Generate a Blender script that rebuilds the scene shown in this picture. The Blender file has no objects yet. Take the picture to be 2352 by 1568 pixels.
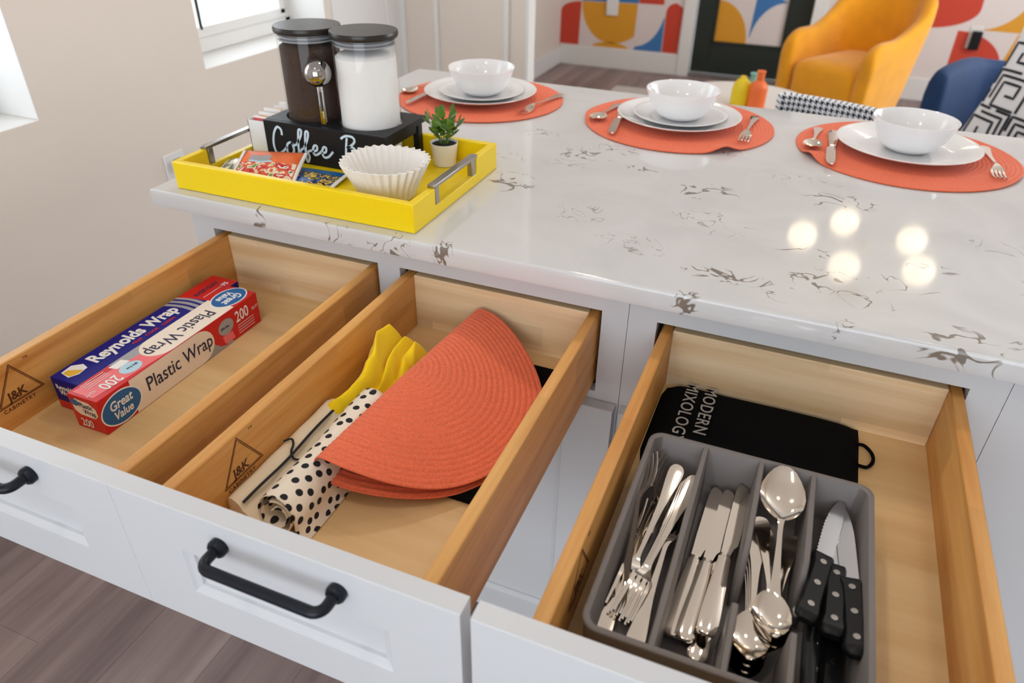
import bpy, bmesh, math, random
from math import pi, sin, cos, radians
from mathutils import Vector, Matrix, noise
random.seed(7)
C = bpy.context.scene
COL = C.collection
G = 0.91                      # height of the counter top above the floor

# ------------------------------------------------------------------ camera, world, lights, exposure
cam_d = bpy.data.cameras.new('camera'); cam = bpy.data.objects.new('camera', cam_d); COL.objects.link(cam)
cam.location = (1.00197, -0.84987, 0.46744 + G)
cam.rotation_euler = (0.989077, -0.012738, 0.388832)
cam_d.sensor_width = 36; cam_d.lens = 25.6157; cam_d.clip_start = .02
cam_d.dof.use_dof = True; cam_d.dof.focus_distance = 0.98; cam_d.dof.aperture_fstop = 4.6
C.camera = cam
C.view_settings.view_transform = 'Standard'; C.view_settings.look = 'None'
C.view_settings.gamma = 1.0; C.view_settings.use_curve_mapping = False
C.view_settings.exposure = -0.30
w = bpy.data.worlds.new('sky'); C.world = w; w.use_nodes = True
bg = w.node_tree.nodes['Background']
bg.inputs[0].default_value = (0.86, 0.93, 1.0, 1); bg.inputs[1].default_value = 4.5


def area_light(name, loc, rot, sx, sy, power, color, shape='RECTANGLE'):
    d = bpy.data.lights.new(name, 'AREA'); d.energy = power; d.color = color
    d.shape = shape; d.size = sx; d.size_y = sy
    o = bpy.data.objects.new(name, d); COL.objects.link(o); o.location = loc; o.rotation_euler = rot
    return o


# daylight through the glazing behind the camera, and an added unseen fill from the right for the armchairs
area_light('daylight_behind', (0.95, -3.05, 1.80), (radians(-90), 0, radians(180)), 3.0, 1.0, 15, (0.76, 0.88, 1.0))
area_light('fill_right', (3.3, 3.0, 1.45), (0, radians(90), 0), 1.5, 2.4, 28, (0.95, 0.97, 1.0))
# added warm fill discs under the ceiling, no fittings there
for _n, (_x, _y, _p) in enumerate([(0.40, 0.75, 5.5), (1.5, 0.75, 3), (0.4, -0.9, 4), (1.7, -0.9, 1.2), (2.8, 2.2, 7), (0.1, 2.3, 5)]):
    area_light('ceiling_fill', (_x, _y, G + 1.535), (0, 0, 0), .16, .16, _p, (1.0, 0.91, 0.80), 'DISK')


# ------------------------------------------------------------------ helpers
class MB:
    """collects shapes (world coordinates, z counted from the counter top unless raw) into one mesh"""
    def __init__(s): s.v = []; s.f = []
    def add(s, vs, fs):
        b = len(s.v); s.v += [tuple(p) for p in vs]; s.f += [tuple(b + i for i in q) for q in fs]; return s
    def box(s, x0, x1, y0, y1, z0, z1):
        return s.add([(x0, y0, z0), (x1, y0, z0), (x1, y1, z0), (x0, y1, z0), (x0, y0, z1), (x1, y0, z1), (x1, y1, z1), (x0, y1, z1)],
                     [(0, 3, 2, 1), (4, 5, 6, 7), (0, 1, 5, 4), (1, 2, 6, 5), (2, 3, 7, 6), (3, 0, 4, 7)])
    def loft(s, secs, caps=True, closed=True, loop=False):
        n = len(secs[0]); vs = [p for q in secs for p in q]; fs = []
        m = len(secs); last = m if loop else m - 1
        for i in range(last):
            k = (i + 1) % m
            for j in range(n if closed else n - 1):
                fs.append((i * n + j, i * n + (j + 1) % n, k * n + (j + 1) % n, k * n + j))
        if caps and not loop:
            fs.append(tuple(range(n - 1, -1, -1))); fs.append(tuple((m - 1) * n + j for j in range(n)))
        return s.add(vs, fs)
    def lathe(s, prof, c=(0, 0, 0), n=32, caps=True):
        secs = [[(c[0] + r * cos(2 * pi * j / n), c[1] + r * sin(2 * pi * j / n), c[2] + z) for j in range(n)] for r, z in prof]
        return s.loft(secs, caps)
    def tube(s, pts, r, n=10, caps=True, loop=False):
        pts = [Vector(p) for p in pts]; secs = []; up = None
        for i, p in enumerate(pts):
            a = pts[i - 1] if (i > 0 or loop) else p
            b = pts[(i + 1) % len(pts)] if (i < len(pts) - 1 or loop) else p
            t = (b - a).normalized()
            if up is None:
                up = Vector((0, 0, 1)) if abs(t.z) < .9 else Vector((1, 0, 0))
            x = t.cross(up).normalized(); up = x.cross(t).normalized()
            rr = r[i] if isinstance(r, (list, tuple)) else r
            secs.append([p + rr * (cos(2 * pi * j / n) * x + sin(2 * pi * j / n) * up) for j in range(n)])
        return s.loft(secs, caps, True, loop)
    def prism(s, poly, y0, y1):          # polygon in xz, extruded along y
        n = len(poly)
        return s.loft([[(x, y0, z) for x, z in poly], [(x, y1, z) for x, z in poly]])


def wloc(o):
    v = Vector((0, 0, 0))
    while o: v += o.location; o = o.parent
    return v


def obj(name, mb, mat, parent=None, bevel=0, seg=2, smooth=True, local=False, solid=0, subsurf=0, angle=40):
    me = bpy.data.meshes.new(name)
    off = Vector((0, 0, 0)) if local else (Vector((0, 0, G)) - (wloc(parent) if parent else Vector((0, 0, 0))))
    me.from_pydata([tuple(Vector(v) + off) for v in mb.v], [], mb.f); me.update()
    bm = bmesh.new(); bm.from_mesh(me); bmesh.ops.recalc_face_normals(bm, faces=bm.faces); bm.to_mesh(me); bm.free()
    o = bpy.data.objects.new(name, me); COL.objects.link(o)
    if parent: o.parent = parent
    if mat: me.materials.append(mat)
    if bevel:
        b = o.modifiers.new('bevel', 'BEVEL'); b.width = bevel; b.segments = seg; b.limit_method = 'ANGLE'; b.angle_limit = radians(35)
    if solid:
        b = o.modifiers.new('solid', 'SOLIDIFY'); b.thickness = solid; b.offset = -1
    if subsurf:
        b = o.modifiers.new('sub', 'SUBSURF'); b.levels = subsurf; b.render_levels = subsurf
    if smooth:
        for p in me.polygons: p.use_smooth = True
        try: me.set_sharp_from_angle(angle=radians(angle))
        except Exception: pass
    return o


def tag(o, label=None, cat=None, group=None, kind=None):
    for k, v in (('label', label), ('category', cat), ('group', group), ('kind', kind)):
        if v: o[k] = v
    return o


def thing(name, label, cat, loc=(0, 0, 0), group=None):
    o = bpy.data.objects.new(name, None); COL.objects.link(o); o.empty_display_size = .05
    o.location = (loc[0], loc[1], loc[2] + G)
    return tag(o, label, cat, group)


def struct(name, mb, mat, parent=None, **k):
    o = obj(name, mb, mat, parent, **k)
    if not parent: o['kind'] = 'structure'
    return o


def dup(root, label=None):
    r = root.copy(); COL.objects.link(r)
    if label: r['label'] = label
    for ch in list(root.children):
        c = ch.copy(); COL.objects.link(c); c.parent = r
        for g in list(ch.children):
            d = g.copy(); COL.objects.link(d); d.parent = c
    return r


def place(o, a, b, roll=0.0):            # local y axis from a to b (z from the counter top)
    a = Vector((a[0], a[1], a[2] + G)); b = Vector((b[0], b[1], b[2] + G))
    y = (b - a).normalized(); x = y.cross(Vector((0, 0, 1))).normalized(); z = x.cross(y)
    m = Matrix((x, y, z)).transposed().to_4x4(); m.translation = a
    o.matrix_world = m @ Matrix.Rotation(roll, 4, 'Y')
    return o


def text_mb(s, size, origin, right, up, bold=0.0, align='LEFT', shear=0.0, spacing=1.0, depth=.0003, sx=1.0):
    cu = bpy.data.curves.new('t', 'FONT'); cu.body = s; cu.size = size; cu.align_x = align; cu.offset = bold * size
    cu.shear = shear; cu.space_character = spacing; cu.resolution_u = 3; cu.extrude = depth; cu.space_line = .85
    o = bpy.data.objects.new('t', cu); COL.objects.link(o)
    me = bpy.data.meshes.new_from_object(o.evaluated_get(bpy.context.evaluated_depsgraph_get()))
    r = Vector(right).normalized(); u = Vector(up).normalized(); n = r.cross(u); p0 = Vector(origin)
    mb = MB(); mb.add([p0 + r * v.co.x * sx + u * v.co.y + n * v.co.z for v in me.vertices], [tuple(f.vertices) for f in me.polygons])
    bpy.data.objects.remove(o); bpy.data.curves.remove(cu); bpy.data.meshes.remove(me)
    return mb


def merge(*ms):
    r = MB()
    for m in ms: r.add(m.v, m.f)
    return r


def flat(poly, origin, right, up, t=.0003):   # flat polygon print of thickness t on a face
    r = Vector(right).normalized(); u = Vector(up).normalized(); n = r.cross(u); p0 = Vector(origin)
    a = [p0 + r * x + u * y for x, y in poly]
    return MB().loft([a, [p + n * t for p in a]])


def ellipse(cx, cy, rx, ry, n=36):
    return [(cx + rx * cos(2 * pi * i / n), cy + ry * sin(2 * pi * i / n)) for i in range(n)]


def spline(pts, k=6):
    out = []; n = len(pts); P = [Vector(p) for p in pts]
    for i in range(n - 1):
        p0 = P[max(i - 1, 0)]; p1 = P[i]; p2 = P[i + 1]; p3 = P[min(i + 2, n - 1)]
        for j in range(k):
            t = j / k
            out.append(.5 * ((2 * p1) + (p2 - p0) * t + (2 * p0 - 5 * p1 + 4 * p2 - p3) * t * t + (3 * p1 - p0 - 3 * p2 + p3) * t ** 3))
    out.append(P[-1]); return out


def ribbon(pts, hw, normal, t=.0003):    # flat ribbon along 3D points lying in a plane
    n = Vector(normal).normalized(); P = [Vector(p) for p in pts]; secs = []
    for i, p in enumerate(P):
        d = (P[min(i + 1, len(P) - 1)] - P[max(i - 1, 0)]).normalized(); s = n.cross(d).normalized() * hw
        secs.append([p - s, p + s, p + s + n * t, p - s + n * t])
    return MB().loft(secs)


def smst(a, b, x):
    t = min(1, max(0, (x - a) / (b - a))); return t * t * (3 - 2 * t)


# ------------------------------------------------------------------ materials
def srgb(r, g, b):
    f = lambda c: c / 12.92 if c <= .04045 else ((c + .055) / 1.055) ** 2.4
    return (f(r / 255), f(g / 255), f(b / 255), 1)


def mat(name, col, rough=.5, metal=0, spec=.5, bump=0, bscale=200, mottle=0, mscale=30, sheen=0, coat=0, trans=0, ior=1.45):
    m = bpy.data.materials.new(name); m.use_nodes = True; nt = m.node_tree; p = nt.nodes['Principled BSDF']
    p.inputs['Base Color'].default_value = col; p.inputs['Roughness'].default_value = rough; p.inputs['Metallic'].default_value = metal
    p.inputs['Specular IOR Level'].default_value = spec; p.inputs['Sheen Weight'].default_value = sheen
    p.inputs['Coat Weight'].default_value = coat; p.inputs['Transmission Weight'].default_value = trans; p.inputs['IOR'].default_value = ior
    tc = nt.nodes.new('ShaderNodeTexCoord')
    if bump:
        nz = nt.nodes.new('ShaderNodeTexNoise'); nz.inputs['Scale'].default_value = bscale; nz.inputs['Detail'].default_value = 4
        bp = nt.nodes.new('ShaderNodeBump'); bp.inputs['Strength'].default_value = bump; bp.inputs['Distance'].default_value = .001
        nt.links.new(tc.outputs['Object'], nz.inputs['Vector']); nt.links.new(nz.outputs[0], bp.inputs['Height']); nt.links.new(bp.outputs[0], p.inputs['Normal'])
    if mottle:
        nz = nt.nodes.new('ShaderNodeTexNoise'); nz.inputs['Scale'].default_value = mscale; nz.inputs['Detail'].default_value = 5
        hs = nt.nodes.new('ShaderNodeHueSaturation'); hs.inputs['Color'].default_value = col
        mr = nt.nodes.new('ShaderNodeMapRange'); mr.inputs[3].default_value = 1 - mottle; mr.inputs[4].default_value = 1 + mottle
        mr.inputs[1].default_value = .3; mr.inputs[2].default_value = .7
        nt.links.new(tc.outputs['Object'], nz.inputs['Vector']); nt.links.new(nz.outputs[0], mr.inputs[0]); nt.links.new(mr.outputs[0], hs.inputs['Value'])
        nt.links.new(hs.outputs[0], p.inputs['Base Color'])
    return m


def wood(name, c1, c2, axis='y', rough=.45, stave=.045, fine=1.0):
    """lengthwise grain with glued-up staves"""
    m = bpy.data.materials.new(name); m.use_nodes = True; nt = m.node_tree; p = nt.nodes['Principled BSDF']; L = nt.links.new
    p.inputs['Roughness'].default_value = rough; p.inputs['Specular IOR Level'].default_value = .4
    tc = nt.nodes.new('ShaderNodeTexCoord'); mp = nt.nodes.new('ShaderNodeMapping')
    sc = {'y': (26, 1.6, 30), 'x': (1.6, 26, 30), 'z': (26, 26, 1.6)}[axis]; mp.inputs['Scale'].default_value = tuple(s * fine for s in sc)
    n1 = nt.nodes.new('ShaderNodeTexNoise'); n1.inputs['Scale'].default_value = 1.0; n1.inputs['Detail'].default_value = 6; n1.inputs['Distortion'].default_value = .6
    n2 = nt.nodes.new('ShaderNodeTexNoise'); n2.inputs['Scale'].default_value = 7.0; n2.inputs['Detail'].default_value = 3
    cr = nt.nodes.new('ShaderNodeValToRGB'); cr.color_ramp.elements[0].position = .30; cr.color_ramp.elements[1].position = .68
    cr.color_ramp.elements[0].color = c2; cr.color_ramp.elements[1].color = c1
    L(tc.outputs['Object'], mp.inputs[0]); L(mp.outputs[0], n1.inputs['Vector']); L(mp.outputs[0], n2.inputs['Vector'])
    ad = nt.nodes.new('ShaderNodeMath'); ad.operation = 'MULTIPLY_ADD'; ad.inputs[1].default_value = .22; L(n2.outputs[0], ad.inputs[0])
    sb = nt.nodes.new('ShaderNodeMath'); sb.operation = 'MULTIPLY_ADD'; sb.inputs[1].default_value = .85; L(n1.outputs[0], sb.inputs[0]); L(ad.outputs[0], sb.inputs[2])
    ad.inputs[2].default_value = -.04
    L(sb.outputs[0], cr.inputs[0])
    # stave tone
    sp = nt.nodes.new('ShaderNodeSeparateXYZ'); L(tc.outputs['Object'], sp.inputs[0])
    dv = nt.nodes.new('ShaderNodeMath'); dv.operation = 'MULTIPLY'; dv.inputs[1].default_value = 1 / stave
    L(sp.outputs[2 if axis != 'z' else 0], dv.inputs[0])
    fl = nt.nodes.new('ShaderNodeMath'); fl.operation = 'FLOOR'; L(dv.outputs[0], fl.inputs[0])
    al = nt.nodes.new('ShaderNodeMath'); al.operation = 'MULTIPLY'; al.inputs[1].default_value = 3.3; L(sp.outputs[1 if axis == 'y' else 0], al.inputs[0])
    fa = nt.nodes.new('ShaderNodeMath'); fa.operation = 'ADD'; L(al.outputs[0], fa.inputs[0]); 
    h = nt.nodes.new('ShaderNodeMath'); h.operation = 'MULTIPLY'; h.inputs[1].default_value = .37; L(fl.outputs[0], h.inputs[0]); L(h.outputs[0], fa.inputs[1])
    f2 = nt.nodes.new('ShaderNodeMath'); f2.operation = 'FLOOR'; L(fa.outputs[0], f2.inputs[0])
    cb = nt.nodes.new('ShaderNodeCombineXYZ'); L(fl.outputs[0], cb.inputs[0]); L(f2.outputs[0], cb.inputs[1])
    wn = nt.nodes.new('ShaderNodeTexWhiteNoise'); L(cb.outputs[0], wn.inputs[0])
    mr = nt.nodes.new('ShaderNodeMapRange'); mr.inputs[3].default_value = .86; mr.inputs[4].default_value = 1.1; L(wn.outputs[0], mr.inputs[0])
    hs = nt.nodes.new('ShaderNodeHueSaturation'); L(cr.outputs[0], hs.inputs['Color']); L(mr.outputs[0], hs.inputs['Value'])
    L(hs.outputs[0], p.inputs['Base Color'])
    bp = nt.nodes.new('ShaderNodeBump'); bp.inputs['Strength'].default_value = .08; bp.inputs['Distance'].default_value = .001
    L(n2.outputs[0], bp.inputs['Height']); L(bp.outputs[0], p.inputs['Normal'])
    return m


M = {}
M['paint'] = mat('cabinet_paint', (.63, .645, .67, 1), .38, bump=.03, bscale=350)
M['wall'] = mat('wall_paint', (.77, .69, .615, 1), .7, bump=.05, bscale=220)
M['white_trim'] = mat('white_trim', (.80, .79, .77, 1), .45)
M['ceiling'] = mat('ceiling_paint', (.82, .80, .77, 1), .8)
M['maple_y'] = wood('maple_lengthwise', srgb(238, 183, 108), srgb(202, 135, 62), 'y')
M['maple_x'] = wood('maple_crosswise', srgb(246, 222, 184), srgb(222, 186, 138), 'x', stave=.034)
M['ply'] = wood('birch_ply', srgb(230, 196, 144), srgb(210, 170, 114), 'x', stave=5, fine=.6)
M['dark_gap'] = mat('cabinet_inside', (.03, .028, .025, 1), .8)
M['black_metal'] = mat('black_metal', (.008, .011, .017, 1), .34, spec=.32)
M['stamp'] = mat('burnt_stamp', srgb(92, 48, 18), .7)
M['steel'] = mat('polished_steel', (.84, .76, .66, 1), .08, 1)
M['steel_b'] = mat('brushed_steel', (.36, .34, .32, 1), .3, 1)
M['chrome'] = mat('dark_chrome', (.42, .41, .41, 1), .05, 1)
M['blade'] = mat('ground_blade', (.62, .63, .65, 1), .2, 1)
M['black_plastic'] = mat('black_plastic', (.008, .008, .009, 1), .36, spec=.28)
M['grey_plastic'] = mat('grey_plastic', srgb(116, 109, 106), .45, bump=.03, bscale=400)
M['tray_yellow'] = mat('yellow_lacquer', srgb(244, 212, 8), .32)
M['coral'] = mat('coral_braid', srgb(234, 111, 73), .85, bump=.6, bscale=900, mottle=.12, mscale=300, sheen=.15)
M['china'] = mat('white_china', (.83, .83, .84, 1), .1, coat=.4)
M['paper'] = mat('filter_paper', (.86, .83, .79, 1), .9)
M['stand_black'] = mat('black_satin_wood', (.008, .009, .012, 1), .45, spec=.3, bump=.04)
M['lid_black'] = mat('black_stained_lid', (.020, .016, .014, 1), .3, bump=.15, bscale=90)
M['script'] = mat('pale_blue_lettering', srgb(205, 225, 242), .6)
M['white'] = mat('white_print', (.86, .85, .83, 1), .5)
M['card_white'] = mat('white_card', (.82, .83, .85, 1), .55)
M['coffee'] = mat('ground_coffee', (.045, .022, .014, 1), .9, bump=.8, bscale=700, mottle=.4, mscale=500)
M['sugar'] = mat('white_sugar', (.86, .85, .84, 1), .9, bump=.4, bscale=800)
M['silicone'] = mat('clear_grey_seal', (.30, .31, .33, 1), .25)
M['pot'] = mat('white_ceramic_pot', (.84, .82, .80, 1), .4)
M['soil'] = mat('dark_soil', (.012, .010, .008, 1), .95, bump=1, bscale=400)
M['leaf'] = mat('green_leaf', srgb(92, 128, 48), .45, mottle=.3, mscale=60)
M['red_card'] = mat('red_card', srgb(206, 20, 26), .3)
M['pink_card'] = mat('pink_card', srgb(238, 112, 116), .3)
M['cream_card'] = mat('cream_card', srgb(240, 226, 210), .35)
M['blue_oval'] = mat('blue_oval', srgb(24, 96, 158), .3)
M['navy_card'] = mat('navy_card', srgb(6, 20, 128), .38, spec=.25)
M['navy_ink'] = mat('navy_ink', srgb(34, 36, 70), .5)
M['grey_ink'] = mat('grey_ink', srgb(160, 160, 164), .4)
M['lightblue'] = mat('light_blue_print', srgb(178, 214, 230), .4)
M['gold'] = mat('gold_print', srgb(232, 182, 60), .4)
M['red_ink'] = mat('red_ink', srgb(210, 40, 40), .4)
M['cream_cloth'] = mat('cream_cotton', srgb(232, 214, 184), .95, bump=.5, bscale=900)
M['black_cloth'] = mat('black_cloth', (.004, .004, .0045, 1), 1.0, spec=.1, bump=.5, bscale=700)
M['black_ink'] = mat('black_ink', (.012, .012, .015, 1), .8)
M['yellow_cloth'] = mat('yellow_cotton', srgb(255, 218, 14), .95, bump=.4, bscale=900, sheen=.1)
M['velvet_y'] = mat('yellow_velvet', srgb(236, 160, 8), .8, mottle=.08, mscale=9, sheen=.35)
M['velvet_b'] = mat('blue_velvet', srgb(6, 46, 88), .75, mottle=.1, mscale=9, sheen=.06)
M['door_green'] = mat('dark_green_door', (.016, .024, .018, 1), .35)
M['mustard'] = mat('mural_mustard', srgb(222, 156, 40), .6)
M['mural_red'] = mat('mural_red', srgb(202, 66, 44), .6)
M['mural_blue'] = mat('mural_blue', srgb(62, 120, 180), .6)
M['mural_white'] = mat('mural_white', srgb(225, 214, 210), .6)
M['rug'] = mat('pale_rug', srgb(214, 210, 206), .95, bump=.8, bscale=150)
M['table_white'] = mat('white_table', (.80, .76, .72, 1), .4)
M['vase_yellow'] = mat('yellow_glaze', srgb(236, 208, 30), .35)
M['vase_orange'] = mat('orange_glaze', srgb(240, 116, 56), .35)
M['vase_teal'] = mat('teal_glaze', srgb(120, 180, 170), .35)
M['leg_wood'] = mat('dark_leg', (.03, .02, .015, 1), .4)
M['brass'] = mat('brass', (.7, .5, .22, 1), .2, 1)
M['shrub'] = mat('grey_green_shrub', srgb(205, 212, 196), .8, mottle=.3, mscale=4)
M['concrete'] = mat('pale_concrete', (.62, .60, .56, 1), .9)


def m_glass():
    m = bpy.data.materials.new('clear_glass'); m.use_nodes = True; nt = m.node_tree; nt.nodes.clear()
    o = nt.nodes.new('ShaderNodeOutputMaterial'); t = nt.nodes.new('ShaderNodeBsdfTransparent'); g = nt.nodes.new('ShaderNodeBsdfGlossy')
    g.inputs['Roughness'].default_value = .03; t.inputs[0].default_value = (.985, .99, .99, 1)
    lw = nt.nodes.new('ShaderNodeLayerWeight'); lw.inputs[0].default_value = .5
    pw5 = nt.nodes.new('ShaderNodeMath'); pw5.operation = 'POWER'; pw5.inputs[1].default_value = 4.0; nt.links.new(lw.outputs['Facing'], pw5.inputs[0])
    f = nt.nodes.new('ShaderNodeMath'); f.operation = 'MULTIPLY_ADD'; f.inputs[1].default_value = .45; f.inputs[2].default_value = .035; nt.links.new(pw5.outputs[0], f.inputs[0])
    x = nt.nodes.new('ShaderNodeMixShader')
    nt.links.new(f.outputs[0], x.inputs[0]); nt.links.new(t.outputs[0], x.inputs[1]); nt.links.new(g.outputs[0], x.inputs[2]); nt.links.new(x.outputs[0], o.inputs[0])
    return m


M['glass'] = m_glass()


def m_emit(name, col, s):
    m = bpy.data.materials.new(name); m.use_nodes = True; p = m.node_tree.nodes['Principled BSDF']
    p.inputs['Base Color'].default_value = (.8, .8, .8, 1); p.inputs['Emission Color'].default_value = col; p.inputs['Emission Strength'].default_value = s
    return m


M['globe'] = m_emit('glowing_globe', (1, .82, .55, 1), 5.5)


def m_quartz():
    m = bpy.data.materials.new('veined_quartz'); m.use_nodes = True; nt = m.node_tree; p = nt.nodes['Principled BSDF']; L = nt.links.new
    p.inputs['Roughness'].default_value = .06; p.inputs['Specular IOR Level'].default_value = .6
    tc = nt.nodes.new('ShaderNodeTexCoord')
    n1 = nt.nodes.new('ShaderNodeTexNoise'); n1.inputs['Scale'].default_value = 6; n1.inputs['Detail'].default_value = 6; n1.inputs['Distortion'].default_value = 1.2
    cr = nt.nodes.new('ShaderNodeValToRGB'); cr.color_ramp.elements[0].position = .35; cr.color_ramp.elements[1].position = .62
    cr.color_ramp.elements[0].color = (.60, .60, .605, 1); cr.color_ramp.elements[1].color = (.655, .655, .66, 1)
    L(tc.outputs['Object'], n1.inputs['Vector']); L(n1.outputs[0], cr.inputs[0])
    # veins: narrow iso-lines of distorted noise where the 'vein' attribute allows
    at = nt.nodes.new('ShaderNodeAttribute'); at.attribute_name = 'vein'
    n2 = nt.nodes.new('ShaderNodeTexNoise'); n2.inputs['Scale'].default_value = 19; n2.inputs['Detail'].default_value = 2.2; n2.inputs['Roughness'].default_value = .6; n2.inputs['Distortion'].default_value = .9
    L(tc.outputs['Object'], n2.inputs['Vector'])
    s = nt.nodes.new('ShaderNodeMath'); s.operation = 'SUBTRACT'; s.inputs[1].default_value = .5; L(n2.outputs[0], s.inputs[0])
    a = nt.nodes.new('ShaderNodeMath'); a.operation = 'ABSOLUTE'; L(s.outputs[0], a.inputs[0])
    n3 = nt.nodes.new('ShaderNodeTexNoise'); n3.inputs['Scale'].default_value = 60; n3.inputs['Detail'].default_value = 3; L(tc.outputs['Object'], n3.inputs['Vector'])
    th = nt.nodes.new('ShaderNodeMath'); th.operation = 'MULTIPLY'; L(at.outputs['Fac'], th.inputs[0]); L(n3.outputs[0], th.inputs[1])
    t2 = nt.nodes.new('ShaderNodeMath'); t2.operation = 'MULTIPLY'; t2.inputs[1].default_value = .062; L(th.outputs[0], t2.inputs[0])
    df = nt.nodes.new('ShaderNodeMath'); df.operation = 'SUBTRACT'; L(t2.outputs[0], df.inputs[0]); L(a.outputs[0], df.inputs[1])
    mr = nt.nodes.new('ShaderNodeMapRange'); mr.inputs[1].default_value = -.006; mr.inputs[2].default_value = .012; L(df.outputs[0], mr.inputs[0])
    gt = nt.nodes.new('ShaderNodeMath'); gt.operation = 'GREATER_THAN'; gt.inputs[1].default_value = .06; L(at.outputs['Fac'], gt.inputs[0])
    mm = nt.nodes.new('ShaderNodeMath'); mm.operation = 'MULTIPLY'; L(mr.outputs[0], mm.inputs[0]); L(gt.outputs[0], mm.inputs[1])
    m8 = nt.nodes.new('ShaderNodeMath'); m8.operation = 'MULTIPLY'; m8.inputs[1].default_value = .9; L(mm.outputs[0], m8.inputs[0])
    mx = nt.nodes.new('ShaderNodeMix'); mx.data_type = 'RGBA'; mx.inputs[7].default_value = (.16, .125, .095, 1)
    L(cr.outputs[0], mx.inputs[6]); L(m8.outputs[0], mx.inputs[0]); L(mx.outputs[2], p.inputs['Base Color'])
    return m


M['quartz'] = m_quartz()


def m_plank():
    m = wood('vinyl_plank', srgb(168, 148, 144), srgb(120, 103, 101), 'y', .42, stave=9, fine=.55)
    nt = m.node_tree; p = nt.nodes['Principled BSDF']; L = nt.links.new
    oi = nt.nodes.new('ShaderNodeObjectInfo'); mr = nt.nodes.new('ShaderNodeMapRange'); mr.inputs[3].default_value = .84; mr.inputs[4].default_value = 1.14
    hs = nt.nodes.new('ShaderNodeHueSaturation'); src = p.inputs['Base Color'].links[0].from_socket
    L(oi.outputs['Random'], mr.inputs[0]); L(mr.outputs[0], hs.inputs['Value']); L(src, hs.inputs['Color']); L(hs.outputs[0], p.inputs['Base Color'])
    return m


M['plank'] = m_plank()


def m_houndstooth():
    m = bpy.data.materials.new('houndstooth'); m.use_nodes = True; nt = m.node_tree; p = nt.nodes['Principled BSDF']; L = nt.links.new
    p.inputs['Roughness'].default_value = .95
    uv = nt.nodes.new('ShaderNodeUVMap'); sp = nt.nodes.new('ShaderNodeSeparateXYZ'); L(uv.outputs[0], sp.inputs[0])
    def M_(op, a, b=None):
        n = nt.nodes.new('ShaderNodeMath'); n.operation = op
        for i, q in enumerate((a, b)):
            if q is None: continue
            if isinstance(q, (int, float)): n.inputs[i].default_value = q
            else: L(q, n.inputs[i])
        return n.outputs[0]
    X = M_('FLOOR', M_('MULTIPLY', sp.outputs[0], 560.)); Y = M_('FLOOR', M_('MULTIPLY', sp.outputs[1], 560.))   # threads per metre
    tw = M_('LESS_THAN', M_('FLOORED_MODULO', M_('ADD', X, Y), 4.), 2.)
    wx = M_('FLOORED_MODULO', M_('FLOOR', M_('DIVIDE', X, 4.)), 2.); wy = M_('FLOORED_MODULO', M_('FLOOR', M_('DIVIDE', Y, 4.)), 2.)
    c = M_('ADD', M_('MULTIPLY', tw, wx), M_('MULTIPLY', M_('SUBTRACT', 1., tw), wy))
    mx = nt.nodes.new('ShaderNodeMix'); mx.data_type = 'RGBA'; mx.inputs[6].default_value = (.80, .82, .86, 1); mx.inputs[7].default_value = (.012, .014, .03, 1)
    L(c, mx.inputs[0]); L(mx.outputs[2], p.inputs['Base Color'])
    return m


M['hound'] = m_houndstooth()


def m_dots():
    m = bpy.data.materials.new('dotted_cotton'); m.use_nodes = True; nt = m.node_tree; p = nt.nodes['Principled BSDF']; L = nt.links.new
    p.inputs['Roughness'].default_value = .95
    uv = nt.nodes.new('ShaderNodeUVMap'); mp = nt.nodes.new('ShaderNodeMapping'); L(uv.outputs[0], mp.inputs[0])
    mp.inputs['Scale'].default_value = (62, 62, 1); mp.inputs['Rotation'].default_value = (0, 0, .6)
    vo = nt.nodes.new('ShaderNodeTexVoronoi'); vo.voronoi_dimensions = '2D'; vo.inputs['Scale'].default_value = 1; vo.inputs['Randomness'].default_value = .45
    L(mp.outputs[0], vo.inputs['Vector'])
    mr = nt.nodes.new('ShaderNodeMapRange'); mr.inputs[1].default_value = .25; mr.inputs[2].default_value = .29; L(vo.outputs['Distance'], mr.inputs[0])
    mx = nt.nodes.new('ShaderNodeMix'); mx.data_type = 'RGBA'; mx.inputs[6].default_value = (.012, .012, .016, 1); mx.inputs[7].default_value = srgb(240, 228, 210)
    L(mr.outputs[0], mx.inputs[0]); L(mx.outputs[2], p.inputs['Base Color'])
    return m


M['dots'] = m_dots()


def m_print(name, cols, scale):
    """multicoloured blotchy print of a foil packet"""
    m = bpy.data.materials.new(name); m.use_nodes = True; nt = m.node_tree; p = nt.nodes['Principled BSDF']; L = nt.links.new
    p.inputs['Roughness'].default_value = .22
    tc = nt.nodes.new('ShaderNodeTexCoord'); nz = nt.nodes.new('ShaderNodeTexNoise'); nz.inputs['Scale'].default_value = scale; nz.inputs['Detail'].default_value = 2.5; nz.inputs['Distortion'].default_value = .5
    cr = nt.nodes.new('ShaderNodeValToRGB'); cr.color_ramp.interpolation = 'CONSTANT'
    e = cr.color_ramp.elements
    while len(e) < len(cols): e.new(.5)
    for i, c in enumerate(cols): e[i].position = .28 + .44 * i / len(cols) if i else 0; e[i].color = c
    L(tc.outputs['Object'], nz.inputs['Vector']); L(nz.outputs[0], cr.inputs[0]); L(cr.outputs[0], p.inputs['Base Color'])
    return m


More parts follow.
